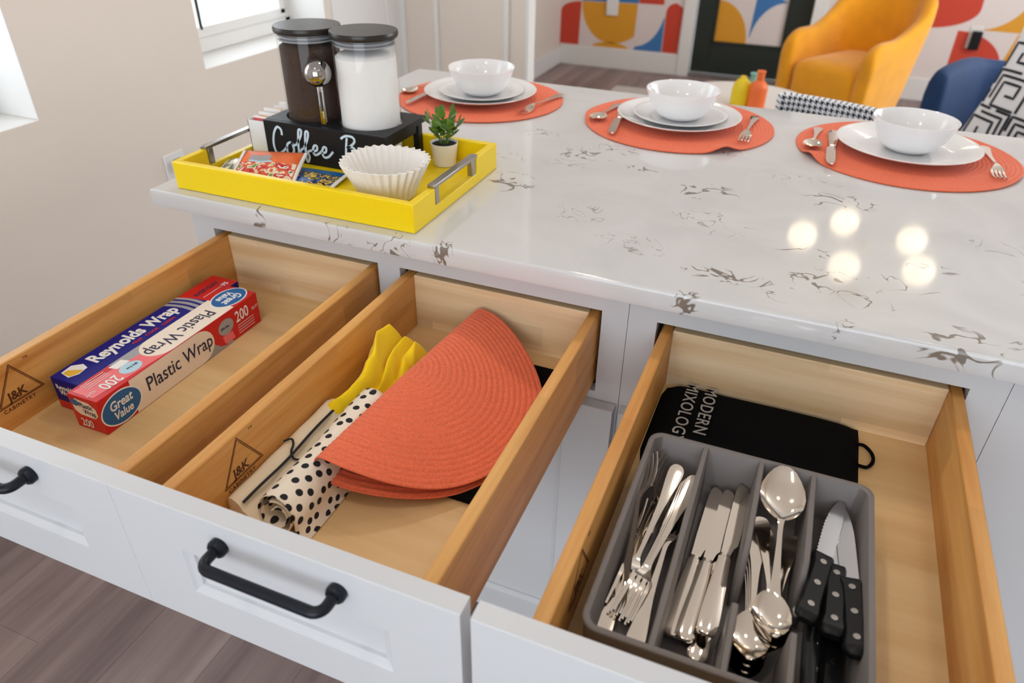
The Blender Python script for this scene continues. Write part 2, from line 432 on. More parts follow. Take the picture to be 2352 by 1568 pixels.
M['print_fruit'] = m_print('fruit_print', [srgb(120, 150, 60), srgb(240, 225, 200), srgb(225, 100, 60), srgb(200, 40, 50), srgb(245, 235, 225), srgb(90, 120, 40)], 60)
M['print_blue'] = m_print('blue_print', [srgb(20, 30, 110), srgb(60, 110, 180), srgb(40, 50, 90), srgb(220, 190, 80), srgb(70, 30, 50), srgb(90, 140, 60)], 70)
M['print_pale'] = m_print('pale_print', [srgb(240, 236, 228), srgb(245, 225, 150), srgb(240, 238, 234), srgb(120, 130, 100), srgb(200, 190, 180), srgb(240, 238, 234)], 45)


# ------------------------------------------------------------------ room shell
FAR = 5.13; XW = -.62; X2 = -1.011; ZF = -G; ZC = 1.55; XR = 3.2; YB = -3.0

fl = MB().box(XW - .13, XR + .15, YB - .15, 2.0, ZF - .06, ZF - .004).box(X2 - .13, XR + .15, 2.0, FAR + .3, ZF - .06, ZF - .004)
floor = struct('floor', fl, M['plank'])
pw = .18; k = 0
x = -.97
while x < 3.1:
    y = YB + random.uniform(-1.1, 0)
    while y < FAR:
        y2 = y + 1.22
        a, b = max(y, YB if x > XW - .02 else 2.02), min(y2, FAR)
        if b - a > .05:
            obj('plank', MB().box(x + .0002, x + pw - .0002, a + .0002, b - .0002, ZF - .004, ZF), M['plank'], floor, bevel=.0005, seg=1)
        y = y2
    x += pw


def wall_holes(axis, p0, p1, a0, a1, z0, z1, holes):
    """slab between p0..p1 across `axis`; holes = [(a0,a1,z0,z1)]"""
    mb = MB(); ca = sorted({a0, a1, *[h[0] for h in holes], *[h[1] for h in holes]}); cz = sorted({z0, z1, *[h[2] for h in holes], *[h[3] for h in holes]})
    for i in range(len(ca) - 1):
        for j in range(len(cz) - 1):
            m = ((ca[i] + ca[i + 1]) / 2, (cz[j] + cz[j + 1]) / 2)
            if any(h[0] < m[0] < h[1] and h[2] < m[1] < h[3] for h in holes): continue
            if axis == 'x': mb.box(p0, p1, ca[i], ca[i + 1], cz[j], cz[j + 1])
            else: mb.box(ca[i], ca[i + 1], p0, p1, cz[j], cz[j + 1])
    return mb


W1 = (-.35, .285, -.038, 1.0); W2 = (.822, 1.425, -.038, 1.0); YP = 1.90
struct('wall_left', wall_holes('x', XW - .16, XW, YB, YP, ZF, ZC, [W1, W2]), M['wall'], smooth=False)
struct('baseboard_left', MB().box(XW, XW + .016, YB, YP, ZF, ZF + .135), M['white_trim'], bevel=.003)
struct('trim_1', MB().box(XW - .02, XW + .006, 1.462, YP, ZF, ZC), M['white_trim'], bevel=.002)  # white board stands in for daylight on this stretch of window wall
struct('trim_2', MB().box(XW - .02, XW + .020, 1.80, YP + .002, ZF, ZC), M['white_trim'], bevel=.003)
struct('wall_panelled', MB().box(XW - .16, -.0475, YP, YP + .06, ZF, ZC), M['wall'], smooth=False)
for i, (a, b) in enumerate([(XW, -.575), (-.447, -.427), (-.149, -.127), (-.060, -.046)]):
    struct('trim_%d' % (i + 3), MB().box(a, b, YP - .010, YP + (.062 if i == 3 else .001), ZF, ZC), M['white_trim'], bevel=.003)
struct('baseboard_panelled', MB().box(XW, -.047, YP - .014, YP, ZF, ZF + .135), M['white_trim'], bevel=.003)
struct('wall_niche', MB().box(X2 - .14, X2, YP + .1, FAR, ZF, ZC), M['wall'], smooth=False)
struct('wall_niche_end', MB().box(X2, XW - .16, YP + .1, YP + .24, ZF, ZC), M['wall'], smooth=False)
struct('baseboard_niche', MB().box(X2, X2 + .016, YP + .5, FAR, ZF, ZF + .135), M['white_trim'], bevel=.003)
wall_far = struct('wall_far', wall_holes('y', FAR, FAR + .14, X2 - .14, XR + .15, ZF, ZC, [(.045, .87, ZF, 1.12)]), M['mural_white'], smooth=False)
struct('baseboard_far', MB().box(X2 + .016, -.04, FAR - .016, FAR, ZF, ZF + .15), M['white_trim'], bevel=.003)
struct('baseboard_far', MB().box(.96, XR, FAR - .016, FAR, ZF, ZF + .15), M['white_trim'], bevel=.003)
struct('wall_right', wall_holes('x', XR, XR + .14, YB, FAR, ZF, ZC, [(1.7, 4.3, -.2, 1.3)]), M['wall'], smooth=False)
struct('wall_behind', wall_holes('y', YB - .14, YB, XW - .14, XR + .14, ZF, ZC, [(-.05, 2.35, -.6, 1.35)]), M['wall'], smooth=False)
struct('ceiling', MB().box(XW - .16, XR + .15, YB - .15, 2.0, ZC, ZC + .08).box(X2 - .14, XR + .15, 2.0, FAR + .3, ZC, ZC + .08), M['ceiling'], smooth=False)


def window(n, y0, y1, z0, z1):
    s = obj('window_%d' % n, MB().box(XW - .16, XW - .0015, y0 + .0003, y1 - .0003, z0 - .012, z0 + .0006), M['white_trim'], None, bevel=.002); s['kind'] = 'structure'
    xa, xb = XW - .20, XW - .15
    f = MB(); f.box(xa, xb, y0, y1, z0 + .001, z0 + .045); f.box(xa, xb, y0, y1, z1 - .03, z1)
    f.box(xa, xb, y0, y0 + .028, z0 + .001, z1); f.box(xa, xb, y1 - .028, y1, z0 + .001, z1)
    obj('window_frame', f, M['white_trim'], s, bevel=.003)
    sa = MB(); sa.box(xa + .006, xb + .006, y0 + .028, y1 - .028, z0 + .045, z0 + .075); sa.box(xa + .006, xb + .006, y1 - .055, y1 - .028, z0 + .056, z1 - .03)
    sa.box(xa + .006, xb + .006, y0 + .028, y0 + .05, z0 + .056, z1 - .03)
    obj('window_sash', sa, M['white_trim'], s, bevel=.003)
    obj('window_pane', MB().box(xa + .016, xa + .020, y0 + .03, y1 - .05, z0 + .05, z1 - .03), M['glass'], s, smooth=False)
    obj('jamb_liner', MB().box(XW - .155, XW - .0015, y1 - .0012, y1 - .0002, z0 + .002, z1), M['white_trim'], s, smooth=False)
    obj('jamb_liner', MB().box(XW - .155, XW - .0015, y0 + .0002, y0 + .0012, z0 + .002, z1), M['white_trim'], s, smooth=False)
    return s


window(1, *W1)
w2 = window(2, *W2)
obj('screen_edge', MB().box(XW - .148, XW - .142, .985, .992, .03, .95), M['black_metal'], w2)

# outside, seen through the second window
struct('ground_outside', MB().box(-30, XW - .3, -12, 30, -1.25, -1.2), M['concrete'], smooth=False)
rl = thing('porch_railing', 'white porch railing with square pickets outside the kitchen window', 'railing', (-2.4, 2.6, -1.2))
obj('handrail', MB().box(-2.43, -2.37, 1.2, 5.2, .06, .11), M['white_trim'], rl, bevel=.004)
obj('bottom_rail', MB().box(-2.42, -2.38, 1.2, 5.2, -1.1, -1.06), M['white_trim'], rl, bevel=.004)
for k in range(12):
    yy = 1.25 + k * .35
    obj('picket', MB().box(-2.42, -2.38, yy - .035, yy + .035, -1.2 if k in (0, 11) else -1.06, .06), M['white_trim'], rl, bevel=.003)
for i, (cx, cy, r, hh, lab) in enumerate([(-5.6, 5.0, .9, 1.0, 'rounded grey green shrub outside the window, nearer the window edge'),
                                          (-5.6, 7.4, 1.1, 1.1, 'larger rounded grey green shrub outside beside the porch railing')]):
    mb = MB(); secs = []
    for a in range(13):
        t = a / 12 * pi / 2
        secs.append([(cx + r * cos(t) * (1 + .08 * noise.noise((j * .7, a * .6, i * 5))) * cos(2 * pi * j / 28), cy + r * cos(t) * (1 + .08 * noise.noise((j * .7, a * .6, i * 5))) * sin(2 * pi * j / 28), -1.2 + hh * sin(t)) for j in range(28)])
    o = obj('shrub', mb.loft(secs), M['shrub']); tag(o, lab, 'shrub', 'shrubs outside the window')
# outlet by the counter end
o_ = thing('wall_outlet', 'white wall outlet with a black plug beside the counter end', 'outlet', (XW, .63, -.27))
obj('cover_plate', MB().box(XW, XW + .006, .594, .668, -.335, -.220), M['white_trim'], o_, bevel=.0025)
obj('socket_face', MB().box(XW + .006, XW + .009, .614, .648, -.318, -.236), M['white_trim'], o_, bevel=.002)
obj('plug', MB().box(XW + .009, XW + .050, .617, .645, -.262, -.236), M['black_plastic'], o_, bevel=.004)

# ------------------------------------------------------------------ far wall: mural, door, fittings
PXZ = {}


def mural(poly, m, t=.0015):
    return obj('mural_shape', MB().prism(poly, FAR - t, FAR), m, wall_far, smooth=False)


def arc(cx, cz, rx, rz, a0, a1, n=20):
    return [(cx + rx * cos(radians(a0 + (a1 - a0) * i / n)), cz + rz * sin(radians(a0 + (a1 - a0) * i / n))) for i in range(n + 1)]


B = -.755
# left of the door
mural([(-1.009, B), (-.852, B), (-.845, -.436)] + arc(-.845, -.51, .164, .074, 90, 180, 10), M['mural_red'])
mural(arc(-.590, -.434, .248, .290, 180, 270) + arc(-.590, -.434, .300, .290, 271, 309, 12) + [(-.395, -.424)], M['mustard'])
mural(arc(-.59, B, .145, .038, 180, 0, 18), M['mustard'])
mural([(-.40, B), (-.178, B), (-.178, -.50)] + arc(-.40, -.434, .222, .295, -18, -86, 18), M['mural_blue'])
mural([(-.172, B), (-.052, B), (-.046, -.43), (-.10, -.40)] + arc(-.10, -.47, .072, .07, 90, 180, 8), M['mural_red'])
mural([(-.84, -.43), (-.388, -.42), (-.388, .1), (-.84, .1)], M['mural_blue'])
mural([(-.385, -.42), (-.195, -.418), (-.195, .1), (-.385, .1)], M['mural_red'])
mural([(-1.009, -.40), (-.86, -.38), (-.86, .1), (-1.009, .1)], M['mustard'])
# right of the door
mural([(1.1, -.435)] + [(1.58, -.435)] + arc(1.58, -.30, .315, .135, -90, 0, 12) + arc(1.58, -.30, .315, .45, 0, 80, 12) + [(1.1, .15)], M['mural_red'])
mural([(1.905, -.425)] + arc(1.905, -.10, .29, .325, -90, -8, 16) + [(2.195, -.428)], M['mustard'])
mural([(2.20, -.43), (2.45, -.43), (2.45, .1), (2.20, .1)], M['mural_blue'])
mural([(1.80, -.66)] + arc(1.80, -.66, .31, .222, 0, 90, 16), M['mural_red'])
mural([(2.155, -.435), (2.45, -.435), (2.45, B), (2.12, B), (2.12, -.60)], M['mustard'])
mural([(1.30, B), (1.62, B), (1.62, -.45), (1.30, -.45)], M['mural_white'])
# door with frame
struct('trim_7', MB().box(-.04, .05, FAR - .022, FAR + .01, ZF, 1.2), M['white_trim'], bevel=.004)
struct('trim_8', MB().box(.865, .955, FAR - .022, FAR + .01, ZF, 1.2), M['white_trim'], bevel=.004)
struct('trim_9', MB().box(-.06, .975, FAR - .024, FAR + .01, 1.12, 1.22), M['white_trim'], bevel=.004)
struct('trim_10', MB().box(.05, .865, FAR + .0, FAR + .14, ZF, ZF + .022), M['steel_b'], bevel=.004)
dr = MB(); YD = FAR + .055
dr.box(.052, .185, YD, YD + .045, ZF + .026, 1.115); dr.box(.71, .865, YD, YD + .045, ZF + .026, 1.115)
dr.box(.185, .71, YD, YD + .045, ZF + .026, -.668); dr.box(.185, .71, YD, YD + .045, .95, 1.115)
door = struct('door_1', dr, M['door_green'], bevel=.003)
bz = MB(); z0, z1, x0, x1 = -.668, .95, .185, .71
bz.box(x0, x0 + .02, YD - .008, YD, z0, z1); bz.box(x1 - .02, x1, YD - .008, YD, z0, z1); bz.box(x0, x1, YD - .008, YD, z0, z0 + .02); bz.box(x0, x1, YD - .008, YD, z1 - .02, z1)
obj('pane_bead', bz, M['door_green'], door, bevel=.003)
obj('door_pane', MB().box(x0, x1, YD + .012, YD + .02, z0, z1), M['mural_white'], door, smooth=False)


def dpane(poly, m): obj('pane_print', MB().prism(poly, YD + .0105, YD + .012), m, door, smooth=False)


dpane([(.20, -.655), (.436, -.655)] + arc(.20, -.655, .236, .29, 0, 90, 14), M['mustard'])
dpane([(.452, -.60)] + arc(.69, -.655, .235, .30, 170, 92, 14) + [(.66, -.34), (.56, -.30), (.53, -.20), (.47, -.20)], M['mural_blue'])
dpane([(.2, -.32), (.44, -.32), (.44, .1), (.2, .1)], M['mural_white'])
obj('door_knob', MB().lathe([(.004, 0), (.012, .004), (.012, .03), (.028, .045), (.03, .06), (.02, .072), (.002, .075)], (0, 0, 0), 20), M['brass'], None, local=True)
kn = bpy.data.objects['door_knob']; kn.rotation_euler = (radians(90), 0, 0); kn.location = (.80, YD, G + .1); kn.parent = door
# fittings on the far wall
tp = thing('wall_intercom', 'white rectangular wall plate high on the mural wall left of the door', 'wall plate', (-.59, FAR, -.47))
obj('plate', MB().box(-.636, -.545, FAR - .022, FAR - .0015, -.518, -.30), M['white_trim'], tp, bevel=.004)
obj('button', MB().box(-.60, -.58, FAR - .026, FAR - .022, -.36, -.34), M['white_trim'], tp, bevel=.002)
ol = thing('wall_outlet', 'white outlet holding a black adapter on the mural behind the armchairs', 'outlet', (1.91, FAR, -.45))
obj('cover_plate', MB().box(1.87, 1.945, FAR - .008, FAR - .0015, -.54, -.405), M['white_trim'], ol, bevel=.003)
obj('adapter', MB().box(1.885, 1.945, FAR - .05, FAR - .008, -.545, -.43), M['black_plastic'], ol, bevel=.006)


# ------------------------------------------------------------------ peninsula: cabinets, drawers, counter
YFR = .036; YFB = .056; YCB = .63       # face frame front, back; carcass back
ZT = -.030


def shaker(x0, x1, z0, z1, y, th, sl, sr, rt, rb, rec=.009, bev=.009):
    """frame-and-panel front: outer rectangle facing -y at y"""
    def R(a, b, c, d, yy): return [(a, yy, c), (b, yy, c), (b, yy, d), (a, yy, d)]
    secs = [R(x0, x1, z0, z1, y + th), R(x0, x1, z0, z1, y + .0008), R(x0 + .0003, x1 - .0003, z0 + .0008, z1 - .0008, y),
            R(x0 + sl, x1 - sr, z0 + rb, z1 - rt, y), R(x0 + sl + .003, x1 - sr - .003, z0 + rb + .003, z1 - rt - .003, y + .003),
            R(x0 + sl + bev, x1 - sr - bev, z0 + rb + bev, z1 - rt - bev, y + .005), R(x0 + sl + bev + .0008, x1 - sr - bev - .0008, z0 + rb + bev + .0008, z1 - rt - bev - .0008, y + rec)]
    return MB().loft(secs)


def handle(xa, xb, z, y, parent):
    R_ = .0057; pr = .0295
    mb = MB()
    path = []
    r = .011
    path.append((xa, y - .001, z)); path.append((xa, y - pr + r, z))
    for i in range(1, 7): a = i / 6 * pi / 2; path.append((xa + r * (1 - cos(a)), y - pr + r - r * sin(a), z))
    for i in range(0, 7): a = i / 6 * pi / 2; path.append((xb - r + r * sin(a), y - pr + r - r * cos(a), z))
    path.append((xb, y - .001, z))
    mb.tube(path, R_, 14)
    for xx in (xa, xb):
        mb.loft([[(xx + rr * cos(2 * pi * j / 20), yy, z + rr * sin(2 * pi * j / 20)) for j in range(20)] for rr, yy in ((.0098, y), (.0102, y - .003), (.0102, y - .0065), (.0086, y - .009), (.006, y - .0095))])
    return obj('handle', mb, M['black_metal'], parent)


def stamp(x, yc, z0, parent):
    """burnt maker's mark on the inner side face: triangle, letters, small words"""
    mb = MB(); n = (1, 0, 0)
    def tri(k, w_):
        c = Vector((yc, z0 + .0185)); T = [Vector((yc - .0335, z0)), Vector((yc + .0335, z0)), Vector((yc, z0 + .054))]
        P = [c + (t - c) * k for t in T]
        for i in range(3):
            a, b = P[i], P[(i + 1) % 3]
            mb.add(*[(q.v, q.f) for q in [ribbon([(x, a.x, a.y), (x, b.x, b.y)], w_, n)]][0])
    tri(1.0, .0006); tri(.90, .0004)
    for s, sz, y0, zz, b in (('J&K', .0175, yc - .0165, z0 + .0045, .025), ('CABINETRY', .0078, yc - .029, z0 - .0085, .01), ('TM', .0048, yc + .020, z0 + .050, .0)):
        t = text_mb(s, sz, (x, y0, zz), (0, 1, 0), (0, 0, 1), b, spacing=1.18 if sz < .01 else .95); mb.add(t.v, t.f)
    return obj('maker_stamp', mb, M['stamp'], parent, smooth=False)


def drawer(cab, x0, x1, fx0, fx1, hx0, hx1, lab):
    ya, yb, zb, zt, th = -.4878, .060, -.206, -.082, .016
    d = obj('drawer', MB().box(x0 + .006, x1 - .006, ya + .004, yb - .004, -.182, -.176), M['ply'], cab); d['label'] = lab
    obj('side_board', MB().box(x0, x0 + th, ya, yb, zb, zt), M['maple_y'], d, bevel=.0018)
    obj('side_board', MB().box(x1 - th, x1, ya, yb, zb, zt), M['maple_y'], d, bevel=.0018)
    obj('back_board', MB().box(x0 + th, x1 - th, yb - .017, yb - .001, zb, zt - .001), M['maple_x'], d, bevel=.0015)
    obj('front_board', MB().box(x0 + th, x1 - th, ya, ya + .015, zb, zt - .001), M['maple_x'], d, bevel=.0015)
    obj('drawer_front', shaker(fx0, fx1, -.2446, -.060, -.5086, .0205, .0775, .0745, .062, .0576), M['paint'], d, smooth=False)
    handle(hx0, hx1, -.089, -.5086, d)
    stamp(x0 + th, -.378, -.1415, d)
    return d


def cabinet(name, label, x0, x1, openings, doors, left_panel=False):
    c = thing(name, label, 'cabinet', ((x0 + x1) / 2, .33, ZF))
    mb = MB(); mb.box(x0 + .0004, x1 - .0004, YFR, YFB, ZT - .0404, ZT - .0002)             # top rail
    mb.box(x0 + .0004, x1 - .0004, YFR, YFB, -.252, -.2155); mb.box(x0 + .0004, x1 - .0004, YFR, YFB, -.81, -.765)
    ed = [x0 + .0004] + [q for o in openings for q in o] + [x1 - .0004]
    for a, b in zip(ed[::2], ed[1::2]):
        mb.box(a, b, YFR, YFB, -.2155, ZT - .0404); mb.box(a, b, YFR, YFB, -.765, -.252)
    obj('face_frame', mb, M['paint'], c, smooth=False)
    for xx in (x0 + .0004, x1 - .0184):
        obj('side_panel', MB().box(xx, xx + .018, YFB, YCB, ZF, ZT - .0002), M['paint'], c, smooth=False)
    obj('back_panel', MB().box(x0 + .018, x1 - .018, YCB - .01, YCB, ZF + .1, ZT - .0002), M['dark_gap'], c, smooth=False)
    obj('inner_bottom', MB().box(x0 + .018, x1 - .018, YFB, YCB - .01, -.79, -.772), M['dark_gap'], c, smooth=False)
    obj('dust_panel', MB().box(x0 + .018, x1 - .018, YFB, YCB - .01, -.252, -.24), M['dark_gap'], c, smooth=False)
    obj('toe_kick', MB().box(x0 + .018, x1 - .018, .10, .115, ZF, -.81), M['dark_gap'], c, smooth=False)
    for a, b in doors:
        dd = obj('door', shaker(a, b, -.803, -.2305, .0145, .0205, .076, .076, .062, .060), M['paint'], c, smooth=False)
        handle((a + b) / 2 - .065, (a + b) / 2 + .065, -.262, .0145, dd)
    return c


cab1 = cabinet('base_cabinet', 'white base cabinet at the wall end with two drawers pulled open', .0435, .8257,
               [(.0858, .4142), (.454, .787)], [(.0345, .4283), (.4289, .8222)])
cab2 = cabinet('base_cabinet', 'white base cabinet with one open cutlery drawer, right of the double drawer cabinet', .8257, 1.3012,
               [(.867, 1.260)], [(.8316, 1.2954)])
c3 = thing('base_cabinet', 'plain white cabinet end at the right edge, beyond the cutlery drawer', 'cabinet', (1.6, .33, ZF))
obj('front_panel', MB().box(1.3016, 1.95, YFR, YFB, -.81, ZT - .0002), M['paint'], c3, smooth=False)
obj('side_panel', MB().box(1.932, 1.95, YFB, YCB, ZF, ZT - .0002), M['paint'], c3, smooth=False)
obj('side_panel', MB().box(1.3016, 1.32, YFB, YCB, ZF, ZT - .0002), M['paint'], c3, smooth=False)
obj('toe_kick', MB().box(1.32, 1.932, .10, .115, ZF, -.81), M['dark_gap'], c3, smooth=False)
drawer(cab1, .0905, .4096, .0345, .4284, .176, .310, 'open drawer at the wall end holding two wrap boxes')
drawer(cab1, .4583, .7820, .42845, .8222, .5645, .699, 'middle open drawer holding napkins and a folded placemat')
drawer(cab2, .8738, 1.2575, .8316, 1.2954, .996, 1.131, 'open drawer holding the grey cutlery tray')
obj('end_panel', MB().box(.0395, .0437, YFR + .001, YCB, ZF, ZT - .0003), M['paint'], cab1, smooth=False)
for c_, a_, b_ in ((cab1, .0437, .8254), (cab2, .8260, 1.3010), (c3, 1.3018, 1.95)):
    obj('rear_panel', MB().box(a_, b_, YCB, YCB + .02, ZF, ZT - .0003), M['paint'], c_, smooth=False)

# counter top: gridded so that the vein pigment can be stored per vertex
CX1 = 2.05; CY1 = .95
bm = bmesh.new()
nx, ny = 410, 190
gx = [CX1 * i / nx for i in range(nx + 1)]; gy = [CY1 * i / ny for i in range(ny + 1)]
gx[0] = .0; 
top = [[bm.verts.new((min(max(a, .003), CX1 - .003), min(max(b, .003), CY1 - .003), 0)) for b in gy] for a in gx]
for i in range(nx):
    for j in range(ny): bm.faces.new((top[i][j], top[i + 1][j], top[i + 1][j + 1], top[i][j + 1]))
ring = [top[i][0] for i in range(nx + 1)] + [top[nx][j] for j in range(1, ny + 1)] + [top[i][ny] for i in range(nx - 1, -1, -1)] + [top[0][j] for j in range(ny - 1, 0, -1)]
prev = ring
def outw(co, d):
    x, y = co.x, co.y
    if abs(x - .003) < 1e-6: x -= d
    if abs(x - CX1 + .003) < 1e-6: x += d
    if abs(y - .003) < 1e-6: y -= d
    if abs(y - CY1 + .003) < 1e-6: y += d
    return x, y
for d, z in ((.0018, -.0007), (.003, -.0028), (.003, -.010), (.003, -.019), (.003, -.027), (.0022, -.0294), (.0010, -.030)):
    cur = [bm.verts.new((*outw(v.co, d), z)) for v in ring]
    for k in range(len(ring)):
        q = (k + 1) % len(ring); bm.faces.new((prev[k], cur[k], cur[q], prev[q]))
    prev = cur
bm.faces.new(list(reversed(prev)))
me = bpy.data.meshes.new('countertop')
for v in bm.verts: v.co.z += G
bm.normal_update(); bm.to_mesh(me); bm.free()
# vein clumps: x, y, radius x, radius y, strength (front-face clumps have y about 0)
VEINS = [(.548, .268, .035, .028, 1.5), (.540, .310, .03, .02, .7), (.868, .375, .045, .03, 1.4), (.742, .440, .028, .012, .9), (.62, .475, .05, .03, .55),
         (.67, .53, .04, .03, .5), (.60, .41, .04, .02, .35), (1.075, .42, .055, .03, .75), (1.03, .20, .04, .015, .8), (.945, .075, .05, .016, .95), (1.02, .055, .02, .018, .7),
         (1.08, .115, .05, .03, .8), (1.12, .075, .03, .015, .6), (1.19, .15, .02, .02, .8), (1.205, .215, .03, .012, .6), (1.16, .145, .03, .02, .5), (1.395, .235, .06, .055, .95),
         (1.37, .31, .03, .03, .9), (1.33, .19, .02, .012, .6), (1.34, .14, .015, .01, .8), (1.225, .012, .035, .035, 1.15), (.905, -.004, .013, .015, .95), (1.30, .035, .02, .012, .6), (1.37, .05, .03, .012, .6),
         (.22, -.004, .012, .02, .8), (.46, -.004, .03, .02, .7), (.55, .0, .012, .02, .8), (.36, -.004, .03, .016, .5), (1.10, -.004, .01, .02, .6), (1.34, -.004, .012, .02, .6),
         (.50, .40, .03, .02, .4), (1.50, .5, .06, .04, .8), (1.6, .25, .05, .05, .9), (1.02, .50, .05, .02, .3), (.85, .60, .05, .02, .3), (1.45, .62, .03, .02, .4), (1.32, .33, .05, .02, .4),
         (.70, .20, .05, .03, .25), (.80, .12, .05, .03, .25), (.9, .25, .06, .04, .25), (.49, .56, .04, .02, .5)]
at = me.attributes.new('vein', 'FLOAT', 'POINT')
vals = []
for v in me.vertices:
    s = 0
    for cx, cy, rx, ry, st in VEINS:
        dx = (v.co.x - cx) / rx; dy = (v.co.y - cy) / ry
        d2 = dx * dx + dy * dy
        if d2 < 1.7: s = max(s, st * (1 - d2 / 1.7) ** .6)
    vals.append(s)
at.data.foreach_set('value', vals)
ct = bpy.data.objects.new('countertop', me); COL.objects.link(ct); me.materials.append(M['quartz'])
for p in me.polygons: p.use_smooth = True
me.set_sharp_from_angle(angle=radians(40))
tag(ct, 'white quartz countertop with grey veins over the open drawers', 'countertop')


# ------------------------------------------------------------------ yellow tray and the coffee things on it
TX0, TX1, TY0, TY1, TH, TW = .041, .494, .022, .332, .047, .012
tray = thing('serving_tray', 'yellow serving tray with steel handles on the countertop corner', 'tray', (.268, .177, 0))
obj('tray_floor', MB().box(TX0 + .002, TX1 - .002, TY0 + .002, TY1 - .002, .0006, .008), M['tray_yellow'], tray, bevel=.001)
for a, b in ((TY0, TY0 + TW), (TY1 - TW, TY1)):
    obj('tray_wall', MB().box(TX0, TX1, a, b, .0004, TH), M['tray_yellow'], tray, bevel=.0018)
HY0, HY1, HZ = .092, .246, .019
for a, b in ((TX0, TX0 + TW), (TX1 - TW, TX1)):
    poly = [(TY0 + TW - .003, .0004), (TY1 - TW + .003, .0004), (TY1 - TW + .003, TH), (HY1, TH), (HY1, HZ), (HY0, HZ), (HY0, TH), (TY0 + TW - .003, TH)]
    mb = MB().loft([[(a, y, z) for y, z in poly], [(b, y, z) for y, z in poly]])
    obj('tray_wall', mb, M['tray_yellow'], tray, bevel=.0012)
    h = MB().box(a - .0005, b + .0005, HY0 - .002, HY1 + .002, TH - .0005, TH + .0055)
    for yy in (HY0 + .004, HY1 - .016): h.box(a + .001, b - .001, yy, yy + .012, HZ - .001, TH)
    obj('tray_handle', h, M['steel_b'], tray, bevel=.0012)

# black stand: front panel, top with two holes, back posts
SX0, SX1, SY0, SY1, SZ0, SZ1 = .0999, .3517, .190, .334, .0082, .0783
CANY = .262; CANX = (.1680, .2810); CR = .0540
stand = thing('coffee_stand', 'black lettered canister stand on the yellow tray', 'stand', (.215, .262, .008))
obj('front_panel', MB().box(SX0, SX1, SY0, SY0 + .009, SZ0, SZ1), M['stand_black'], stand, bevel=.0012)
for cx, xa, xb in ((CANX[0], SX0, .2245), (CANX[1], .2245, SX1)):
    sq = []; ci = []
    N = 64
    for i in range(N):
        a = 2 * pi * i / N + pi / 4; c, s = cos(a), sin(a); k = 1 / max(abs(c), abs(s))
        u, v = c * k, s * k
        sq.append((xa + (xb - xa) * (u + 1) / 2, SY0 + .009 + (SY1 - SY0 - .009) * (v + 1) / 2)); ci.append((cx + (CR + .0022) * c, CANY + (CR + .0022) * s))
    mb = MB().loft([[(x, y, SZ1) for x, y in sq], [(x, y, SZ1) for x, y in ci], [(x, y, SZ1 - .010) for x, y in ci], [(x, y, SZ1 - .010) for x, y in sq]], caps=False, loop=True)
    obj('top_panel', mb, M['stand_black'], stand)
for xx in (SX0, SX1 - .012):
    obj('back_post', MB().box(xx, xx + .012, .304, .3185, SZ0, SZ1 - .010), M['stand_black'], stand, bevel=.001)
    obj('top_rail', MB().box(xx, xx + .009, SY0 + .009, SY1 - .014, SZ1 - .024, SZ1 - .010), M['stand_black'], stand, bevel=.001)
STROKES = [[(800, 800), (798, 770), (775, 757), (750, 790), (738, 840), (745, 885), (770, 895), (800, 880), (822, 862)],
           [(850, 838), (825, 850), (820, 890), (840, 905), (862, 885), (858, 850), (850, 838), (868, 855), (888, 850)],
           [(885, 850), (915, 812), (925, 782), (910, 776), (900, 820), (893, 880), (890, 925), (899, 938), (911, 915), (905, 885), (928, 872)],
           [(925, 875), (955, 830), (966, 792), (951, 788), (942, 830), (937, 890), (935, 932), (944, 945), (956, 920), (950, 893), (978, 885)],
           [(975, 890), (1005, 885), (1010, 864), (994, 860), (982, 885), (990, 908), (1012, 905), (1036, 890)],
           [(1035, 900), (1060, 895), (1065, 874), (1050, 870), (1038, 895), (1047, 922), (1075, 920), (1105, 895)],
           [(1197, 825), (1188, 870), (1178, 932)], [(1160, 828), (1190, 815), (1230, 822), (1240, 845), (1212, 868), (1190, 872), (1226, 874), (1244, 902), (1220, 930), (1178, 937)],
           [(1305, 895), (1278, 890), (1266, 925), (1285, 948), (1305, 920), (1310, 895), (1308, 935), (1328, 940)],
           [(1332, 905), (1345, 892), (1352, 905), (1346, 948), (1352, 915), (1374, 905)]]
lt = MB()
for st in STROKES:
    P = []
    for x, y in st:
        u = (x - 690) / 730.; t = 715 + u * 115; P.append((SX0 + u * (SX1 - SX0), SY0 - .0002, SZ1 - (y - t) / 205. * (SZ1 - SZ0)))
    q = ribbon(spline(P, 6), .0020, (0, -1, 0), .0004); lt.add(q.v, q.f)
obj('script_lettering', lt, M['script'], stand, smooth=False)


